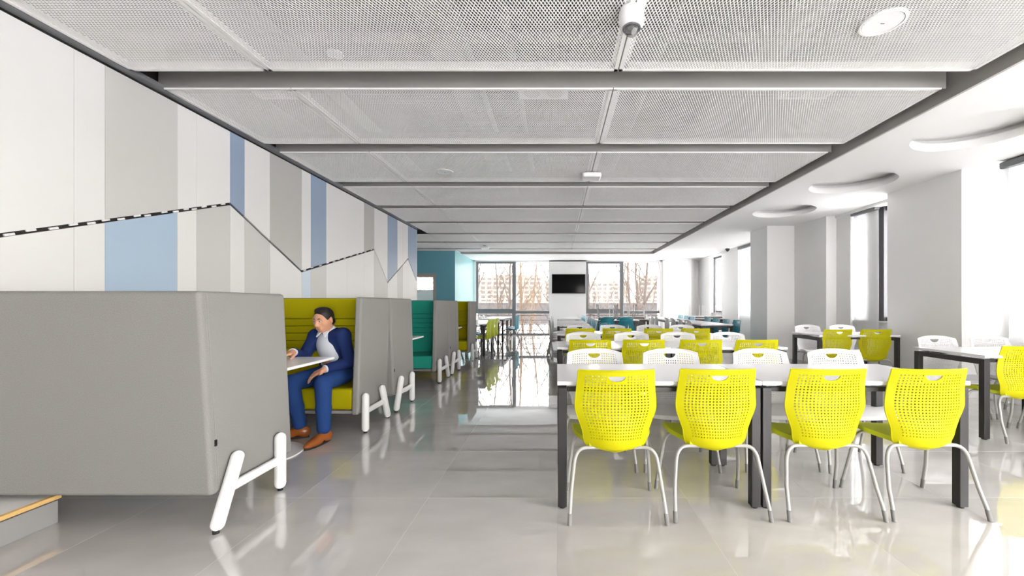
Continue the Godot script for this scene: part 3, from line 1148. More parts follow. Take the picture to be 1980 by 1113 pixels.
# ------------------------------------------------------------------ booths
func booth(label: String, at: Vector3, away: bool, wool: Material, legs: Array) -> void:
	# built facing -z (the sitter looks along -z), back at +z; turned round for the opposite bench
	var t := thing("booth_bench", label, "booth seat", at, 0.0 if away else PI, "high-backed booth benches along the wall")
	var lean := func(p: Vector3) -> Vector3:
		return p + Vector3(0, 0, 0.08 * (p.y - 0.19) / 1.08)
	var y0 := 0.182
	var y1 := 1.268
	var hw := 0.685
	var hd := 0.33
	var th := 0.062
	var back := G.new()
	back.rbox(Vector3(0, (y0 + y1) * 0.5, hd - th * 0.5), Vector3(hw * 2, y1 - y0, th), 0.022, lean)
	part("back_panel", back, M.wool_grey, t)
	for sx in [-1.0, 1.0]:
		var s := G.new()
		s.rbox(Vector3(sx * (hw - th * 0.5), (y0 + y1) * 0.5, -0.018), Vector3(th, y1 - y0, hd * 2 - 0.036), 0.02, lean)
		var o := part("side_panel", s, M.wool_grey, t)
		var seam := G.new()
		var pts := []
		for i in 12:
			pts.append(lean.call(Vector3(sx * (hw - 0.0015), lerpf(y0 + 0.015, y1 - 0.015, i / 11.0), hd - 0.040)))
		seam.tube(pts, 0.0028, 6)
		part("seam_piping", seam, M.wool_grey, o)
	var base := G.new()
	base.rbox(Vector3(0, 0.205, 0.0), Vector3(hw * 2 - 0.1, 0.03, hd * 2 - 0.05), 0.008)
	part("base_board", base, M.wool_grey, t)
	var sw := (hw - th) * 2.0
	var seat := G.new()
	seat.rbox(Vector3(0, 0.322, -0.03), Vector3(sw - 0.006, 0.195, hd * 2 - 0.115), 0.022)
	part("seat_cushion", seat, wool, t)
	# inner back: plain tall cushion at the top, then narrow horizontal strips
	var cuts := [1.262, 1.045, 0.970, 0.895, 0.815, 0.735, 0.42]
	for i in cuts.size() - 1:
		var g := G.new()
		var a: float = cuts[i]
		var b: float = cuts[i + 1]
		g.rbox(Vector3(0, (a + b) * 0.5, hd - th - 0.032), Vector3(sw - 0.004, a - b - 0.002, 0.07), 0.012, lean)
		part("back_cushion", g, wool, t)
	for sx in [-1.0, 1.0]:
		var x: float = sx * (hw + 0.037)
		var zf: float = legs[0]
		var zr: float = legs[1]
		var l1 := G.new()
		l1.capsule(Vector3(x, 0.012, zf), Vector3(x, 0.372, zf), 0.033)
		var o1 := part("leg", l1, M.sofa_leg, t)
		var l2 := G.new()
		l2.capsule(Vector3(x, 0.012, zr), Vector3(x, 0.378, zr - 0.16), 0.033)
		var o2 := part("leg", l2, M.sofa_leg, t)
		var f := G.new()
		f.lathe([Vector2(0, 0), Vector2(0.016, 0), Vector2(0.016, 0.018)], Vector3(x, 0, zf), 12)
		part("glide", f, M.black, o1)
		var f2 := G.new()
		f2.lathe([Vector2(0, 0), Vector2(0.016, 0), Vector2(0.016, 0.018)], Vector3(x, 0, zr - 0.002), 12)
		part("glide", f2, M.black, o2)
		var c := G.new()
		c.rbox(Vector3(x, 0.2, (zf + zr - 0.06) * 0.5), Vector3(0.034, 0.052, zr - zf - 0.06), 0.014)
		c.rbox(Vector3(x - sx * 0.05, 0.2, zf + 0.03), Vector3(0.1, 0.02, 0.05), 0.006)
		c.rbox(Vector3(x - sx * 0.05, 0.2, zr - 0.12), Vector3(0.1, 0.02, 0.05), 0.006)
		part("stretcher", c, M.sofa_leg, t)
	var tg := G.new()
	var sgn := 1.0
	tg.box(lean.call(Vector3(sgn * (hw + 0.003), 0.46, hd - 0.042)), Vector3(0.006, 0.034, 0.012))
	part("maker_tag", tg, M.black, t)

func build_booths() -> void:
	var x := -2.51
	var wools := [M.wool_lime, M.wool_lime, M.wool_lime, M.wool_teal, M.wool_lime, M.wool_lime]
	var words := ["large grey booth bench nearest the camera, seen from its back", "grey booth bench with lime lining where the man sits", "grey booth bench back to back with the man's bench", "grey booth bench with teal lining", "grey booth bench back to back with the teal-lined bench", "farthest grey booth bench with lime lining"]
	for k in 3:
		var wool_a: Material = [M.wool_lime, M.wool_teal, M.wool_lime][k]
		var d0 := 2.4 * k
		booth(words[k * 2], Vector3(x, 0, -(2.49 + d0)), true, wool_a, [-0.15, 0.35])
		booth(words[k * 2 + 1], Vector3(x, 0, -(4.07 + d0)), false, wool_a, [-0.255, 0.25])
		var t := thing("booth_table", ["white booth table the man leans on", "white table in the teal booth", "white table in the farthest booth"][k], "table", Vector3(-2.56, 0, -(3.26 + d0)), 0.0, "tables in the booths")
		var top := G.new()
		top.rbox(Vector3(0, 0.728, 0), Vector3(1.22, 0.024, 0.66), 0.011)
		part("table_top", top, M.table_white, t)
		var col := G.new()
		col.lathe([Vector2(0.03, 0.012), Vector2(0.03, 0.716)], Vector3(0.1, 0, 0), 20)
		part("column", col, M.sofa_leg, t)
		var pl := G.new()
		pl.rbox(Vector3(0.1, 0.71, 0), Vector3(0.4, 0.012, 0.3), 0.004)
		part("mounting_plate", pl, M.sofa_leg, t)
		var ba := G.new()
		ba.lathe([Vector2(0.0, 0.0), Vector2(0.29, 0.0), Vector2(0.295, 0.004), Vector2(0.29, 0.011), Vector2(0.05, 0.016), Vector2(0.03, 0.03)], Vector3(0.2, 0, 0), 40)
		part("disc_base", ba, M.sofa_leg, t)
	# low wood-edged platform by the wall, seen under the first bench
	var p := thing("low_platform", "low white platform with a wooden edge under the nearest bench", "platform", Vector3(-3.03, 0, -1.3))
	var body := G.new()
	body.rbox(Vector3(-0.01, 0.062, 0), Vector3(0.59, 0.124, 1.9), 0.004)
	part("riser", body, M.concrete, p)
	var top2 := G.new()
	top2.rbox(Vector3(-0.012, 0.148, 0.0), Vector3(0.58, 0.022, 1.9), 0.003)
	part("platform_top", top2, M.panel_white, p)
	var ed := G.new()
	ed.rbox(Vector3(0.291, 0.148, 0.0), Vector3(0.026, 0.023, 1.9), 0.003)
	part("wood_edge", ed, M.wood, p)

# ------------------------------------------------------------------ small fittings
func build_fittings() -> void:
	# screen on the far pillar
	var tv := thing("wall_screen", "black flat screen hung on the pillar between the far windows", "television", Vector3(0.46, 1.63, BACK_Z))
	var b := G.new()
	b.rbox(Vector3(0, 0.375, 0.05), Vector3(1.32, 0.76, 0.05), 0.012)
	part("bezel", b, M.black, tv)
	var s := G.new()
	s.span(Vector3(-0.63, 0.03, 0.075), Vector3(0.63, 0.725, 0.0765))
	part("display", s, M.screen, tv)
	var br := G.new()
	br.span(Vector3(-0.2, 0.2, 0.0), Vector3(0.2, 0.55, 0.03))
	part("bracket", br, M.black, tv)
	# dome camera under the middle seam
	var dc := thing("dome_camera", "white dome camera hanging under the ceiling mesh near the viewer", "camera", Vector3(0.456, MESH_Y - 0.004, -2.50))
	var h := G.new()
	h.lathe([Vector2(0.0, 0.0), Vector2(0.070, 0.0), Vector2(0.076, -0.02), Vector2(0.079, -0.06), Vector2(0.074, -0.085), Vector2(0.060, -0.105), Vector2(0.052, -0.108)], Vector3.ZERO, 32)
	part("housing", h, M.lamp_white, dc)
	var ring := G.new()
	ring.lathe([Vector2(0.055, -0.1), Vector2(0.056, -0.112), Vector2(0.048, -0.114)], Vector3.ZERO, 32)
	part("ring", ring, M.frame_grey, dc)
	var dome := G.new()
	var pr := []
	for k in 9:
		var a := PI * 0.5 * k / 8
		pr.append(Vector2(0.048 * cos(a), -0.112 - 0.045 * sin(a)))
	dome.lathe(pr, Vector3.ZERO, 32)
	part("dome", dome, M.dome, dc)
	var eye := G.new()
	eye.tube([Vector3(-0.01, -0.112, 0.0), Vector3(0.012, -0.14, 0.02)], 0.02, 14)
	eye.rbox(Vector3(0, -0.11, -0.01), Vector3(0.07, 0.02, 0.05), 0.006)
	part("lens", eye, M.rail, dc)
	# white boxes under the seams
	for q in [[0.47, -5.58, "white square wireless box under the middle ceiling seam"], [-2.22, -12.55, "white box under the far left ceiling seam"]]:
		var ap := thing("ceiling_box", q[2], "access point", Vector3(q[0], MESH_Y - 0.004, q[1]), 0.0, "boxes under the mesh ceiling")
		var g := G.new()
		g.rbox(Vector3(0, -0.055, 0), Vector3(0.26, 0.07, 0.24), 0.03)
		part("cover", g, M.lamp_white, ap)
		var m := G.new()
		m.lathe([Vector2(0.05, 0.0), Vector2(0.05, -0.025)], Vector3.ZERO, 16)
		part("mount", m, M.frame_grey, ap)
	# round speakers
	for q in [[2.08, -2.61, "large white round speaker in the ceiling mesh at upper right", 0.127], [-1.52, -5.55, "white round speaker in the ceiling mesh, third row", 0.108]]:
		var sp := thing("ceiling_speaker", q[2], "speaker", Vector3(q[0], MESH_Y, q[1]), 0.0, "round ceiling speakers")
		var r: float = q[3]
		var g := G.new()
		g.lathe([Vector2(0.0, -0.006), Vector2(r * 0.86, -0.008)], Vector3.ZERO, 40)
		part("grille", g, M.lamp_white, sp)
		var e := G.new()
		e.lathe([Vector2(r * 0.88, -0.007), Vector2(r * 0.90, -0.011), Vector2(r, -0.009), Vector2(r, 0.01)], Vector3.ZERO, 40)
		part("rim", e, M.lamp_white, sp)
		var d := G.new()
		d.box(Vector3(0, -0.0085, 0), Vector3(0.022, 0.002, 0.006))
		part("badge", d, M.frame_grey, sp)
	var up := thing("sprinkler_plate", "white disc showing through the mesh, upper left", "disc", Vector3(-1.63, MESH_Y + 0.03, -3.0))
	var ud := G.new()
	ud.lathe([Vector2(0.0, 0.0), Vector2(0.055, 0.0), Vector2(0.06, 0.01), Vector2(0.0, 0.02)], Vector3.ZERO, 24)
	part("plate", ud, M.lamp_white, up)
	# twin lamps above the mesh
	var n := 0
	for z in [-3.56, -7.85, -12.1, -0.9]:
		for x in [-2.43, -0.12, 2.19]:
			var where: String = ["second ceiling row", "fifth ceiling row", "eighth ceiling row", "ceiling row over the viewer"][n / 3]
			var l := thing("twin_lamp", "%s white twin lamp box above the %s" % [["left", "middle", "right"][n % 3], where], "lamp", Vector3(x, MESH_Y + 0.035, z), 0.0, "twin lamp boxes above the mesh")
			n += 1
			var g := G.new()
			g.rbox(Vector3(0, 0.06, 0), Vector3(0.43, 0.12, 0.22), 0.006)
			part("box", g, M.lamp_white, l)
			for sx in [-0.1, 0.1]:
				var e := G.new()
				e.lathe([Vector2(0.0, -0.003), Vector2(0.07, -0.003), Vector2(0.075, 0.0)], Vector3(sx, 0, 0), 24)
				part("spot", e, M.rail, l)
	# small camera on the ceiling by the right windows
	var sc := thing("corner_camera", "small grey camera on the ceiling by the far right windows", "camera", Vector3(5.3, CEIL_Y, -12.7))
	var sg := G.new()
	sg.lathe([Vector2(0.0, 0.0), Vector2(0.06, 0.0), Vector2(0.065, -0.03), Vector2(0.055, -0.05), Vector2(0.03, -0.085), Vector2(0.0, -0.095)], Vector3.ZERO, 20)
	part("housing", sg, M.frame_dark, sc)
	# roller blinds
	var bl := [[-5.22, -4.88, 5.40, 0.02, "narrow white blind beside the grey pier on the right", false], [-4.96, -2.05, 5.43, 0.02, "wide white roller blind at the right edge", true], [-7.64, -7.05, 5.55, 0.02, "white roller blind between the column and the dark window", true], [-12.3, -9.82, 5.5, 0.02, "white roller blind beyond the stepped column", true]]
	for q in bl:
		var t := thing("roller_blind", q[4], "blind", Vector3(q[2], 0.0, (q[0] + q[1]) * 0.5), 0.0, "white blinds in the right-hand windows")
		var g := G.new()
		g.span(Vector3(-0.001, q[3], (q[0] - q[1]) * 0.5), Vector3(0.001, 2.86, (q[1] - q[0]) * 0.5))
		part("cloth", g, M.blind, t)
		var rr := G.new()
		rr.rbox(Vector3(0, q[3] + 0.01, 0), Vector3(0.02, 0.025, q[1] - q[0]), 0.006)
		part("hem_bar", rr, M.lamp_white, t)
		if q[5]:
			var cs := G.new()
			cs.rbox(Vector3(-0.02, 2.875, 0), Vector3(0.10, 0.08, q[1] - q[0]), 0.015)
			part("cassette", cs, M.frame_grey, t)

# ------------------------------------------------------------------ outside
func tree(label: String, at: Vector3, height: float, seed_no: int, m: Material, lean := 0.0) -> void:
	var r := RandomNumberGenerator.new()
	r.seed = seed_no
	var t := thing("bare_tree", label, "tree", at, 0.0, "bare trees outside the windows")
	var trunk := G.new()
	var br := G.new()
	var rad := 0.0095 * height
	var pts := []
	var rs := []
	var n := 9
	var drift := Vector3(lean, 0, r.randf_range(-0.05, 0.05))
	for i in n:
		var f := i / float(n - 1)
		pts.append(Vector3(r.randf_range(-0.08, 0.08), height * f, r.randf_range(-0.08, 0.08)) + drift * height * f)
		rs.append(lerpf(rad, rad * 0.18, f))
	trunk.tube(pts, rs, 8)
	var todo := []
	for i in range(2, n):
		for k in 3:
			var a := r.randf() * TAU
			todo.append([pts[i].lerp(pts[i - 1], r.randf()), Vector3(cos(a) * 0.75, r.randf_range(0.7, 1.5), sin(a) * 0.75).normalized(), height * r.randf_range(0.16, 0.36) * (1.15 - 0.6 * i / n), rs[i] * 0.55, 0])
	while todo.size():
		var q: Array = todo.pop_back()
		var p: Vector3 = q[0]
		var d: Vector3 = q[1]
		var ln: float = q[2]
		var rr: float = q[3]
		var line := [p]
		var lr := [rr]
		var seg := 4 if q[4] < 2 else 2
		for k in seg:
			d = (d + Vector3(r.randf_range(-0.25, 0.25), r.randf_range(-0.08, 0.2), r.randf_range(-0.25, 0.25))).normalized()
			p += d * ln / seg
			line.append(p)
			lr.append(lerpf(rr, rr * 0.35, (k + 1.0) / seg))
		br.tube(line, lr, 4 if q[4] else 5, false)
		if q[4] < 3:
			for k in [3, 3, 2][q[4]]:
				var j := r.randi_range(1, seg)
				var nd := (d + Vector3(r.randf_range(-1, 1), r.randf_range(-0.3, 0.8), r.randf_range(-1, 1)) * 0.75).normalized()
				todo.append([line[j], nd, ln * r.randf_range(0.4, 0.65), maxf(lr[j] * 0.7, 0.005), q[4] + 1])
	part("trunk", trunk, m, t)
	part("branches", br, m, t)

func block(label: String, at: Vector3, width: float, floors: int, depth: float, m: Material, turn := 0.0) -> void:
	var t := thing("apartment_block", label, "building", at, turn, "apartment blocks far outside")
	var h := floors * 3.0
	var g := G.new()
	g.span(Vector3(-width * 0.5, 0, -depth), Vector3(width * 0.5, h + 0.8, 0))
	part("wall", g, m, t)
	var rf := G.new()
	rf.span(Vector3(-width * 0.5 - 0.6, h + 0.8, -depth - 0.6), Vector3(width * 0.5 + 0.6, h + 1.3, 0.6))
	part("roof", rf, m, t)
	var n := int(width / 4.0)
	for f in floors:
		var wn := G.new()
		for k in n:
			var x := -width * 0.5 + (k + 0.5) * width / n
			wn.span(Vector3(x - 1.25, f * 3.0 + 0.9, -0.1), Vector3(x + 1.25, f * 3.0 + 2.5, 0.08))
		var o := part("window_row", wn, M.far_glass, t)
		o.set_meta("kind", "stuff")
		var bal := G.new()
		bal.span(Vector3(-width * 0.5 + 0.5, f * 3.0 - 0.1, 0), Vector3(width * 0.5 - 0.5, f * 3.0 + 0.75, 0.9))
		part("balcony", bal, m, t)

func build_outside() -> void:
	var g := G.new()
	g.span(Vector3(-400, -5.0, -600), Vector3(400, -4.6, 300))
	solid("ground", g, M.snow)
	var low := G.new()
	low.span(Vector3(-9, -4.6, -16.5), Vector3(6.0, -0.3, 5.4))
	solid("lower_storey", low, M.concrete)
	block("long cream apartment block seen through the far left window", Vector3(-55, -4.6, -270), 90, 8, 14, M.far_wall, 0.06)
	block("cream apartment block behind the screen pillar", Vector3(22, -4.6, -290), 60, 7, 14, M.far_wall_pale)
	block("pale apartment block seen through the far right window", Vector3(82, -4.6, -280), 50, 8, 14, M.far_wall, -0.06)
	var lo := thing("low_building", "long low grey building under the apartment blocks", "building", Vector3(-10, -4.6, -120))
	var lb := G.new()
	lb.span(Vector3(-60, 0, -6), Vector3(60, 6.2, 0))
	part("wall", lb, M.far_low, lo)
	var lr := G.new()
	lr.span(Vector3(-60.5, 6.2, -6.5), Vector3(60.5, 6.6, 0.5))
	part("roof", lr, M.far_wall_pale, lo)
	var spots := [[-5.6, -22.0, 11.5, 0], [-4.4, -21.0, 12.5, 0], [-3.1, -24.0, 12.0, 0], [-1.7, -21.5, 11.0, 1], [-0.6, -23.5, 12.5, 0], [2.0, -21.5, 11.5, 0], [3.1, -23.5, 10.5, 1], [4.3, -21.2, 12.5, 0], [5.3, -25.0, 12.0, 0], [-8.0, -25.0, 12.0, 0], [-9.5, -22.5, 11.0, 1], [7.4, -24.0, 12.0, 0], [0.8, -27.0, 11.0, 1], [-2.3, -29.0, 11.5, 1], [11.5, -15.5, 11.5, 0], [12.5, -11.0, 12.0, 0], [10.5, -19.0, 11.0, 1]]
	spots.append_array([[-2.6, -20.2, 9.5, 0], [3.7, -19.6, 11.0, 0]])
	# name each tree by the window it shows in and its order there
	var names := {}
	for s in spots:
		var along: float = s[0] / -s[1] if s[0] < 9.0 else 9.0
		var where := "right-hand windows" if along > 0.26 else "far right window" if along > 0.075 else "far wall behind the screen" if along > -0.015 else "far left window" if along > -0.2 else "window of the teal passage"
		if not names.has(where):
			names[where] = []
		names[where].append([along if along < 9.0 else -s[1], s])
	var count := ["first", "second", "third", "fourth", "fifth", "sixth", "seventh", "eighth", "ninth", "tenth", "eleventh", "twelfth"]
	var i := 0
	for where in names:
		var list: Array = names[where]
		list.sort_custom(func(a, b): return a[0] < b[0])
		for k in list.size():
			var s: Array = list[k][1]
			tree("%s bare winter tree from left outside the %s" % [count[k], where], Vector3(s[0], -4.6, s[1]), s[2], 100 + i, M.bark_tan if s[3] else M.bark, [0.05, -0.06, 0.1, -0.03][i % 4])
			i += 1

# ------------------------------------------------------------------ the seated man
# A field of tapered capsules and ellipsoids joined by a smooth minimum, meshed as surface nets.
func cap(a: Vector3, b: Vector3, ra: float, rb: float, k := 0.03) -> Dictionary:
	return {"a": a, "b": b, "ra": ra, "rb": rb, "k": k, "kind": 0, "cut": false}

func ell(c: Vector3, r: Vector3, basis := Basis.IDENTITY, k := 0.03, cut := false) -> Dictionary:
	return {"c": c, "r": r, "inv": basis.inverse(), "k": k, "kind": 1, "cut": cut}

func nets(g: G, prims: Array, cell: float) -> void:
	var lo := Vector3(1e9, 1e9, 1e9)
	var hi := -lo
	for q in prims:
		if q.cut:
			continue
		if q.kind == 0:
			var r := maxf(q.ra, q.rb)
			lo = lo.min(q.a - Vector3.ONE * r).min(q.b - Vector3.ONE * r)
			hi = hi.max(q.a + Vector3.ONE * r).max(q.b + Vector3.ONE * r)
		else:
			var r2: float = maxf(q.r.x, maxf(q.r.y, q.r.z))
			lo = lo.min(q.c - Vector3.ONE * r2)
			hi = hi.max(q.c + Vector3.ONE * r2)
	lo -= Vector3.ONE * cell * 4.0
	hi += Vector3.ONE * cell * 4.0
	var nx := int((hi.x - lo.x) / cell) + 1
	var ny := int((hi.y - lo.y) / cell) + 1
	var nz := int((hi.z - lo.z) / cell) + 1
	var f := PackedFloat32Array()
	f.resize(nx * ny * nz)
	f.fill(1.0)
	for q in prims:
		var a: Vector3
		var b: Vector3
		var kk: float = q.k
		var pad := kk + cell * 3.0
		if q.kind == 0:
			var r := maxf(q.ra, q.rb)
			a = q.a.min(q.b) - Vector3.ONE * (r + pad)
			b = q.a.max(q.b) + Vector3.ONE * (r + pad)
		else:
			var r3: float = maxf(q.r.x, maxf(q.r.y, q.r.z))
			a = q.c - Vector3.ONE * (r3 + pad)
			b = q.c + Vector3.ONE * (r3 + pad)
		var i0 := clampi(int((a.x - lo.x) / cell), 0, nx - 1)
		var i1 := clampi(int((b.x - lo.x) / cell) + 1, 0, nx - 1)
		var j0 := clampi(int((a.y - lo.y) / cell), 0, ny - 1)
		var j1 := clampi(int((b.y - lo.y) / cell) + 1, 0, ny - 1)
		var k0 := clampi(int((a.z - lo.z) / cell), 0, nz - 1)
		var k1 := clampi(int((b.z - lo.z) / cell) + 1, 0, nz - 1)
		var is_cap: bool = q.kind == 0
		var pa: Vector3 = q.a if is_cap else q.c
		var ba: Vector3 = (q.b - q.a) if is_cap else Vector3.ZERO
		var bb := maxf(ba.length_squared(), 1e-9)
		var ra: float = q.ra if is_cap else 0.0
		var rb: float = q.rb if is_cap else 0.0
		var er: Vector3 = Vector3.ONE if is_cap else q.r
		var inv: Basis = Basis.IDENTITY if is_cap else q.inv
		var cut: bool = q.cut
		for k in range(k0, k1 + 1):
			for j in range(j0, j1 + 1):
				var row := (k * ny + j) * nx
				for i in range(i0, i1 + 1):
					var p := lo + Vector3(i, j, k) * cell - pa
					var d: float
					if is_cap:
						var t := clampf(p.dot(ba) / bb, 0.0, 1.0)
						d = (p - ba * t).length() - lerpf(ra, rb, t)
					else:
						var l := inv * p
						var m0 := (l / er).length()
						var m1 := (l / (er * er)).length()
						d = m0 * (m0 - 1.0) / maxf(m1, 1e-6)
					var o := f[row + i]
					if cut:
						d = -d
						var h := maxf(kk - absf(o - d), 0.0) / kk
						f[row + i] = maxf(o, d) + h * h * kk * 0.25
					else:
						var h2 := maxf(kk - absf(o - d), 0.0) / kk
						f[row + i] = minf(o, d) - h2 * h2 * kk * 0.25
	# vertices
	var vid := {}
	var pos := []
	var nor := []
	var step := [1, nx, nx * ny]
	var ed := [[0, 1], [2, 3], [4, 5], [6, 7], [0, 2], [1, 3], [4, 6], [5, 7], [0, 4], [1, 5], [2, 6], [3, 7]]
	var offs := []
	for c in 8:
		offs.append(Vector3(c & 1, (c >> 1) & 1, (c >> 2) & 1))
	var near := cell * 1.8
	for k in range(1, nz - 2):
		for j in range(1, ny - 2):
			var base := (k * ny + j) * nx
			for i in range(1, nx - 2):
				var id := base + i
				if absf(f[id]) > near:
					continue
				var vals := [f[id], f[id + 1], f[id + nx], f[id + nx + 1], f[id + step[2]], f[id + step[2] + 1], f[id + step[2] + nx], f[id + step[2] + nx + 1]]
				var mask := 0
				for c in 8:
					if vals[c] < 0.0:
						mask |= 1 << c
				if mask == 0 or mask == 255:
					continue
				var sum := Vector3.ZERO
				var cnt := 0
				for e in ed:
					var va: float = vals[e[0]]
					var vb: float = vals[e[1]]
					if (va < 0.0) != (vb < 0.0):
						sum += offs[e[0]].lerp(offs[e[1]], va / (va - vb))
						cnt += 1
				vid[id] = pos.size()
				pos.append(lo + (Vector3(i, j, k) + sum / cnt) * cell)
				var gx: float = (vals[1] + vals[3] + vals[5] + vals[7]) - (vals[0] + vals[2] + vals[4] + vals[6])
				var gy: float = (vals[2] + vals[3] + vals[6] + vals[7]) - (vals[0] + vals[1] + vals[4] + vals[5])
				var gz: float = (vals[4] + vals[5] + vals[6] + vals[7]) - (vals[0] + vals[1] + vals[2] + vals[3])
				nor.append(Vector3(gx, gy, gz).normalized())
	for id in vid:
		for ax in 3:
			var s0: int = step[ax]
			if (f[id] < 0.0) == (f[id + s0] < 0.0):
				continue
			var u: int = step[(ax + 1) % 3]
			var w: int = step[(ax + 2) % 3]
			var ids := [id, id - u, id - u - w, id - w]
			var okay := true
			for q in ids:
				okay = okay and vid.has(q)
			if not okay:
				continue
			var v0: int = vid[ids[0]]
			var v1: int = vid[ids[1]]
			var v2: int = vid[ids[2]]
			var v3: int = vid[ids[3]]
			g.squad(pos[v0], pos[v1], pos[v2], pos[v3], nor[v0], nor[v1], nor[v2], nor[v3])

func hand(prims: Array, wrist: Vector3, along: Vector3, palm: Vector3, thumb_side: Vector3, curl: float) -> void:
	# along: wrist to knuckles; palm: direction the palm faces; thumb_side: where the thumb leaves
	along = along.normalized()
	palm = (palm - along * palm.dot(along)).normalized()
	var across := along.cross(palm).normalized()
	if across.dot(thumb_side) < 0.0:
		across = -across
	var lens := [[0.040, 0.024, 0.020], [0.044, 0.028, 0.022], [0.041, 0.026, 0.021], [0.033, 0.020, 0.018]]
	for i in 4:
		var off := 0.029 - 0.0195 * i
		var kn: Vector3 = wrist + along * (0.090 - 0.004 * absf(i - 1.0)) + across * off
		prims.append(cap(wrist + along * 0.008 + across * off * 0.75, kn, 0.0150, 0.0118, 0.012))
		var d := along
		var pn := palm
		var p := kn
		for s in 3:
			var ang: float = curl * [0.75, 1.0, 0.7][s] * (1.0 + 0.12 * i)
			var d0 := d
			d = (d0 * cos(ang) + pn * sin(ang)).normalized()
			pn = (pn * cos(ang) - d0 * sin(ang)).normalized()
			var q: Vector3 = p + d * lens[i][s]
			prims.append(cap(p, q, 0.0098 - 0.0012 * s, 0.0092 - 0.0012 * s, 0.004))
			p = q
	var tb := wrist + along * 0.028 + across * 0.028
	var t1 := tb + (along * 0.55 + across * 0.75 + palm * 0.25).normalized() * 0.042
	var t2 := t1 + (along * 0.9 + across * 0.25 + palm * 0.35).normalized() * 0.032
	var t3 := t2 + (along * 0.95 + palm * 0.35).normalized() * 0.024
	prims.append(cap(tb, t1, 0.016, 0.0115, 0.012))
	prims.append(cap(t1, t2, 0.0110, 0.0100, 0.004))
	prims.append(cap(t2, t3, 0.0100, 0.0085, 0.004))

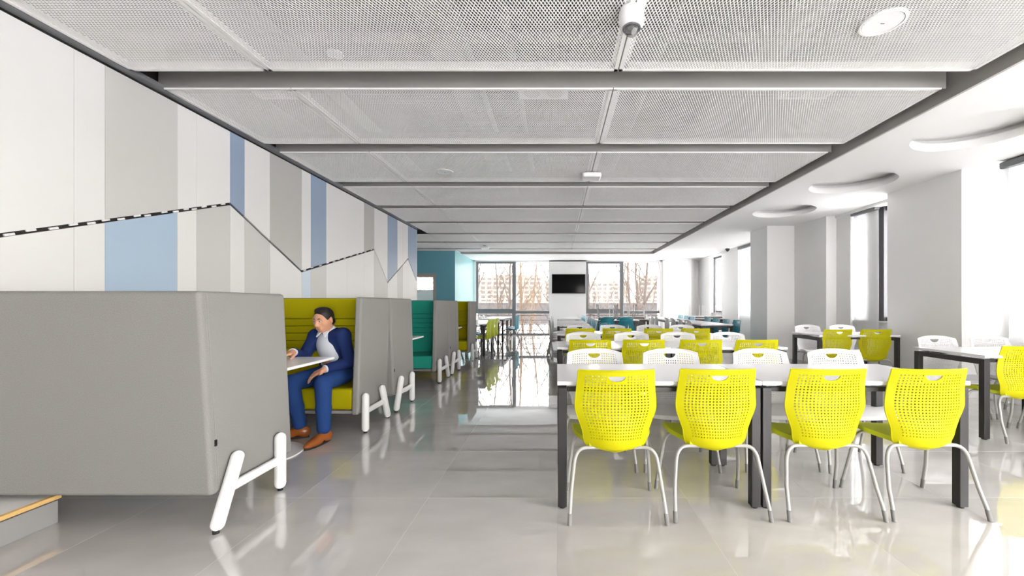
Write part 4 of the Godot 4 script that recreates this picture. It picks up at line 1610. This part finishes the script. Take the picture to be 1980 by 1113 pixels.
func build_man() -> void:
	var man := thing("person", "seated man in navy suit, grey-white shirt and tan shoes, leaning on booth table", "person", Vector3(-2.21, 0, -4.0))
	var o := man.position
	var at := func(x: float, y: float, d: float) -> Vector3:
		return Vector3(x, y, -d) - o
	var pelvis: Vector3 = at.call(-2.20, 0.53, 4.06)
	var waist: Vector3 = at.call(-2.20, 0.66, 4.05)
	var chest: Vector3 = at.call(-2.20, 0.82, 3.99)
	var neck: Vector3 = at.call(-2.21, 0.945, 3.95)
	var skull: Vector3 = at.call(-2.217, 1.055, 3.88)
	var sh_l: Vector3 = at.call(-2.055, 0.905, 3.92)
	var sh_r: Vector3 = at.call(-2.37, 0.89, 4.02)
	var el_l: Vector3 = at.call(-2.005, 0.64, 3.95)
	var wr_l: Vector3 = at.call(-2.115, 0.610, 3.72)
	var el_r: Vector3 = at.call(-2.375, 0.700, 3.83)
	var wr_r: Vector3 = at.call(-2.285, 0.785, 3.53)
	var hip_l: Vector3 = at.call(-2.11, 0.51, 4.04)
	var hip_r: Vector3 = at.call(-2.29, 0.51, 4.04)
	var kn_l: Vector3 = at.call(-2.06, 0.505, 3.60)
	var kn_r: Vector3 = at.call(-2.37, 0.500, 3.64)
	var an_l: Vector3 = at.call(-2.02, 0.105, 3.54)
	var an_r: Vector3 = at.call(-2.31, 0.105, 3.67)
	var fwd := Vector3(-0.31, 0, 0.95).normalized()
	var side := Vector3(0.95, 0, 0.31).normalized()          # his left
	# body: one skin surface under the clothes, with head and hands at a finer grain
	var g := G.new()
	nets(g, [cap(pelvis, chest, 0.10, 0.11), cap(chest, neck, 0.09, 0.05), cap(sh_l, sh_r, 0.045, 0.045), cap(sh_l, el_l, 0.04, 0.035), cap(el_l, wr_l, 0.034, 0.026), cap(sh_r, el_r, 0.04, 0.035), cap(el_r, wr_r, 0.034, 0.026),
		cap(hip_l, kn_l, 0.065, 0.05), cap(kn_l, an_l, 0.045, 0.033), cap(hip_r, kn_r, 0.065, 0.05), cap(kn_r, an_r, 0.045, 0.033), cap(neck, skull, 0.05, 0.05)], 0.012)
	# head turned to his right and bowed a little
	var hf := Vector3(-0.22, -0.24, 0.94).normalized()
	var hs := Vector3.UP.cross(hf).normalized()
	var hu := hf.cross(hs).normalized()
	var hb := Basis(hs, hu, hf)
	var hp := func(x: float, y: float, z: float) -> Vector3:
		return skull + hs * x + hu * y + hf * z
	var head := [ell(hp.call(0, 0.022, -0.012), Vector3(0.073, 0.088, 0.092), hb, 0.02), ell(hp.call(0, -0.045, 0.024), Vector3(0.056, 0.062, 0.062), hb, 0.03), ell(hp.call(0, -0.088, 0.05), Vector3(0.028, 0.022, 0.026), hb, 0.025),
		cap(hp.call(0, 0.012, 0.078), hp.call(0, -0.030, 0.102), 0.008, 0.012, 0.012), cap(hp.call(-0.010, -0.034, 0.092), hp.call(0.010, -0.034, 0.092), 0.009, 0.009, 0.01),
		cap(hp.call(-0.045, 0.022, 0.066), hp.call(0.045, 0.022, 0.066), 0.013, 0.013, 0.02), cap(hp.call(-0.020, -0.063, 0.078), hp.call(0.020, -0.063, 0.078), 0.007, 0.007, 0.01), cap(hp.call(-0.017, -0.072, 0.076), hp.call(0.017, -0.072, 0.076), 0.007, 0.007, 0.008),
		cap(hp.call(-0.045, -0.02, 0.05), hp.call(0.045, -0.02, 0.05), 0.022, 0.022, 0.02), cap(neck - Vector3(0, 0.03, 0), hp.call(0, -0.05, -0.02), 0.056, 0.052, 0.03),
		ell(hp.call(0.031, 0.004, 0.086), Vector3(0.015, 0.006, 0.010), hb, 0.010, true), ell(hp.call(-0.031, 0.004, 0.086), Vector3(0.015, 0.006, 0.010), hb, 0.010, true)]
	for sx in [-1.0, 1.0]:
		head.append(ell(hp.call(sx * 0.076, -0.008, -0.012), Vector3(0.009, 0.031, 0.019), hb * Basis(Vector3.UP, sx * 0.35), 0.006))
	nets(g, head, 0.0045)
	var hl := []
	hl.append(cap(el_l.lerp(wr_l, 0.6), wr_l, 0.030, 0.027))
	hand(hl, wr_l, at.call(-2.235, 0.545, 3.66) - wr_l, Vector3(0.1, -1.0, -0.4), Vector3(-0.2, 0.1, 1), 0.35)
	nets(g, hl, 0.0038)
	var hr := []
	hr.append(cap(el_r.lerp(wr_r, 0.6), wr_r, 0.030, 0.026))
	hand(hr, wr_r, Vector3(-0.12, -0.10, 1.0), Vector3(0, -1, 0), Vector3(1, 0, 0), 0.22)
	nets(g, hr, 0.0038)
	part("body", g, M.skin, man)
	# face details
	for sx in [-1.0, 1.0]:
		var e := G.new()
		var pr := []
		for k in 9:
			var a := -PI * 0.5 + PI * k / 8
			pr.append(Vector2(0.0105 * cos(a), 0.0105 * sin(a)))
		e.lathe(pr, hp.call(sx * 0.031, 0.004, 0.0700), 14)
		var eye := part("eye", e, M.shirt, man)
		var ir := G.new()
		ir.lathe([Vector2(0.0, 0.0110), Vector2(0.0030, 0.0108), Vector2(0.0062, 0.0090)], hp.call(sx * 0.031, 0.003, 0.0700), 12, hb * Basis(Vector3.RIGHT, PI * 0.5))
		part("iris", ir, M.hair, eye)
		var bw := G.new()
		bw.tube([hp.call(sx * 0.014, 0.026, 0.083), hp.call(sx * 0.032, 0.030, 0.079), hp.call(sx * 0.050, 0.025, 0.064)], [0.003, 0.0042, 0.002], 8)
		part("eyebrow", bw, M.hair, man)
	var lip := G.new()
	lip.tube([hp.call(-0.021, -0.067, 0.076), hp.call(0, -0.0665, 0.0865), hp.call(0.021, -0.067, 0.076)], [0.002, 0.0042, 0.002], 8)
	part("mouth", lip, mat(c8(176, 108, 96), 0.5), man)
	# short dark hair
	var hair := G.new()
	nets(hair, [ell(hp.call(0, 0.030, -0.016), Vector3(0.077, 0.087, 0.093), hb, 0.02), ell(hp.call(0.01, 0.100, 0.03), Vector3(0.050, 0.022, 0.042), hb, 0.03), ell(hp.call(0, -0.03, -0.05), Vector3(0.068, 0.05, 0.055), hb, 0.02),
		ell(hp.call(0, -0.030, 0.095), Vector3(0.10, 0.112, 0.085), hb, 0.006, true), ell(hp.call(0, -0.12, 0.0), Vector3(0.12, 0.055, 0.13), hb, 0.01, true),
		ell(hp.call(0.085, -0.015, 0.0), Vector3(0.02, 0.035, 0.025), hb, 0.006, true), ell(hp.call(-0.085, -0.015, 0.0), Vector3(0.02, 0.035, 0.025), hb, 0.006, true)], 0.005)
	part("hair", hair, M.hair, man)
	# shirt: torso front, collar and cuffs
	var sh := G.new()
	nets(sh, [ell(waist + fwd * 0.012, Vector3(0.135, 0.17, 0.10), Basis(side, Vector3.UP, fwd), 0.04), ell(chest + fwd * 0.012 + Vector3(0, -0.01, 0), Vector3(0.145, 0.15, 0.103), Basis(side, Vector3.UP, fwd), 0.06), cap(chest + Vector3(0, 0.08, 0), neck + Vector3(0, 0.012, 0), 0.085, 0.061, 0.04)], 0.010)
	part("shirt", sh, M.shirt, man)
	for q in [[el_l, wr_l], [el_r, wr_r]]:
		var c := G.new()
		var dir: Vector3 = (q[1] - q[0]).normalized()
		c.tube([q[1] - dir * 0.05, q[1] - dir * 0.005, q[1] + dir * 0.004], [0.038, 0.037, 0.034], 18)
		part("cuff", c, M.shirt, man)
	for sx in [-1.0, 1.0]:
		var c := G.new()
		var base := neck + Vector3(0, 0.012, 0)
		c.tube([base - fwd * 0.055, base - fwd * 0.03 + side * sx * 0.05, base + side * sx * 0.056 + fwd * 0.02, base + side * sx * 0.030 + fwd * 0.056 + Vector3(0, -0.016, 0)], 0.011, 10)
		var tip: Vector3 = base + side * sx * 0.052 + fwd * 0.088 + Vector3(0, -0.068, 0)
		var in_a: Vector3 = base + side * sx * 0.010 + fwd * 0.072 + Vector3(0, -0.022, 0)
		var out_a: Vector3 = base + side * sx * 0.064 + fwd * 0.050 + Vector3(0, -0.010, 0)
		var thick := (fwd + Vector3(0, 0.5, 0)).normalized() * 0.006
		c.tri(tip + thick, in_a + thick, out_a + thick, thick)
		c.tri(tip - thick, in_a - thick, out_a - thick, -thick)
		for q in [[tip, in_a], [in_a, out_a], [out_a, tip]]:
			c.quad(q[0] - thick, q[1] - thick, q[1] + thick, q[0] + thick, (q[0] + q[1]) * 0.5 - (tip + in_a + out_a) / 3.0)
		part("collar", c, M.shirt, man)
	# open jacket
	var jk := G.new()
	nets(jk, [ell(waist - fwd * 0.012 + Vector3(0, -0.05, 0), Vector3(0.168, 0.20, 0.122), Basis(side, Vector3.UP, fwd), 0.05), ell(chest - fwd * 0.01, Vector3(0.172, 0.15, 0.118), Basis(side, Vector3.UP, fwd), 0.06),
		cap(sh_l, sh_r, 0.066, 0.066, 0.05), cap(sh_l, el_l, 0.064, 0.056, 0.035), cap(el_l, wr_l - (wr_l - el_l).normalized() * 0.035, 0.055, 0.045, 0.03), cap(sh_r, el_r, 0.064, 0.056, 0.035), cap(el_r, wr_r - (wr_r - el_r).normalized() * 0.04, 0.055, 0.044, 0.03),
		ell(waist + fwd * 0.13 + Vector3(0, 0.0, 0) - side * 0.015, Vector3(0.078, 0.30, 0.10), Basis(side, Vector3.UP, fwd), 0.015, true), ell(chest + fwd * 0.13 + Vector3(0, 0.02, 0) - side * 0.01, Vector3(0.068, 0.20, 0.10), Basis(side, Vector3.UP, fwd), 0.015, true),
		ell(neck + Vector3(0, 0.045, 0) + fwd * 0.01, Vector3(0.072, 0.07, 0.075), Basis.IDENTITY, 0.012, true)], 0.0095)
	part("jacket", jk, M.suit, man)
	# pocket square on his left breast
	var ps := G.new()
	var pc := chest + side * 0.105 + fwd * 0.088 + Vector3(0, 0.02, 0)
	ps.tube([pc - side * 0.026 - Vector3(0, 0.002, 0), pc + side * 0.024 + Vector3(0, 0.006, 0) - fwd * 0.012], [0.004, 0.004], 6)
	part("pocket_square", ps, M.shirt, man)
	# trousers
	var tr := G.new()
	nets(tr, [ell(pelvis + Vector3(0, -0.01, 0.02), Vector3(0.165, 0.105, 0.14), Basis.IDENTITY, 0.04), cap(hip_l, kn_l, 0.094, 0.072, 0.03), cap(kn_l, kn_l.lerp(an_l, 0.55), 0.070, 0.060, 0.02), cap(kn_l.lerp(an_l, 0.55), an_l + Vector3(0, 0.02, 0), 0.060, 0.054, 0.02),
		cap(hip_r, kn_r, 0.094, 0.072, 0.03), cap(kn_r, kn_r.lerp(an_r, 0.55), 0.070, 0.060, 0.02), cap(kn_r.lerp(an_r, 0.55), an_r + Vector3(0, 0.02, 0), 0.060, 0.054, 0.02)], 0.0095)
	part("trousers", tr, M.trousers, man)
	# shoes
	for q in [[an_l, Vector3(-0.22, 0, 1.0)], [an_r, Vector3(-0.95, 0, 0.25)]]:
		var a: Vector3 = q[0]
		var d: Vector3 = q[1].normalized()
		var s: Vector3 = Vector3.UP.cross(d)
		var b := Basis(s, Vector3.UP, d)
		var fl := Vector3(a.x, 0, a.z)
		var sp := G.new()
		nets(sp, [ell(fl - d * 0.035 + Vector3(0, 0.055, 0), Vector3(0.038, 0.05, 0.05), b, 0.03), cap(fl + Vector3(0, 0.07, 0), fl + d * 0.07 + Vector3(0, 0.052, 0), 0.038, 0.034, 0.03), ell(fl + d * 0.10 + Vector3(0, 0.038, 0), Vector3(0.046, 0.034, 0.075), b, 0.03), ell(fl + d * 0.165 + Vector3(0, 0.03, 0), Vector3(0.030, 0.022, 0.045), b, 0.02),
			ell(fl + d * 0.05 + Vector3(0, -0.09, 0), Vector3(0.2, 0.105, 0.3), b, 0.004, true)], 0.005)
		var shoe := part("shoe", sp, M.shoe, man)
		var so := G.new()
		var poly := PackedVector2Array()
		for i in 28:
			var an := TAU * i / 28
			var z := 0.065 + 0.142 * sin(an)
			var w := 0.036 + 0.010 * sin(an * 1.0 - 0.4)
			poly.append(Vector2(cos(an) * (w if z < 0.15 else lerpf(w, 0.024, (z - 0.15) / 0.06)), z))
		so.prism(poly, fl + Vector3(0, 0.001, 0), s, d, Vector3(0, 0.017, 0))
		part("sole", so, M.sole, shoe)
		for k in 4:
			var lc := G.new()
			var base2 := fl + d * (0.055 + 0.016 * k) + Vector3(0, 0.090 - 0.0075 * k, 0)
			lc.tube([base2 - s * 0.022 - Vector3(0, 0.008, 0), base2, base2 + s * 0.022 - Vector3(0, 0.008, 0)], 0.0025, 6)
			part("lace", lc, M.lace, shoe)
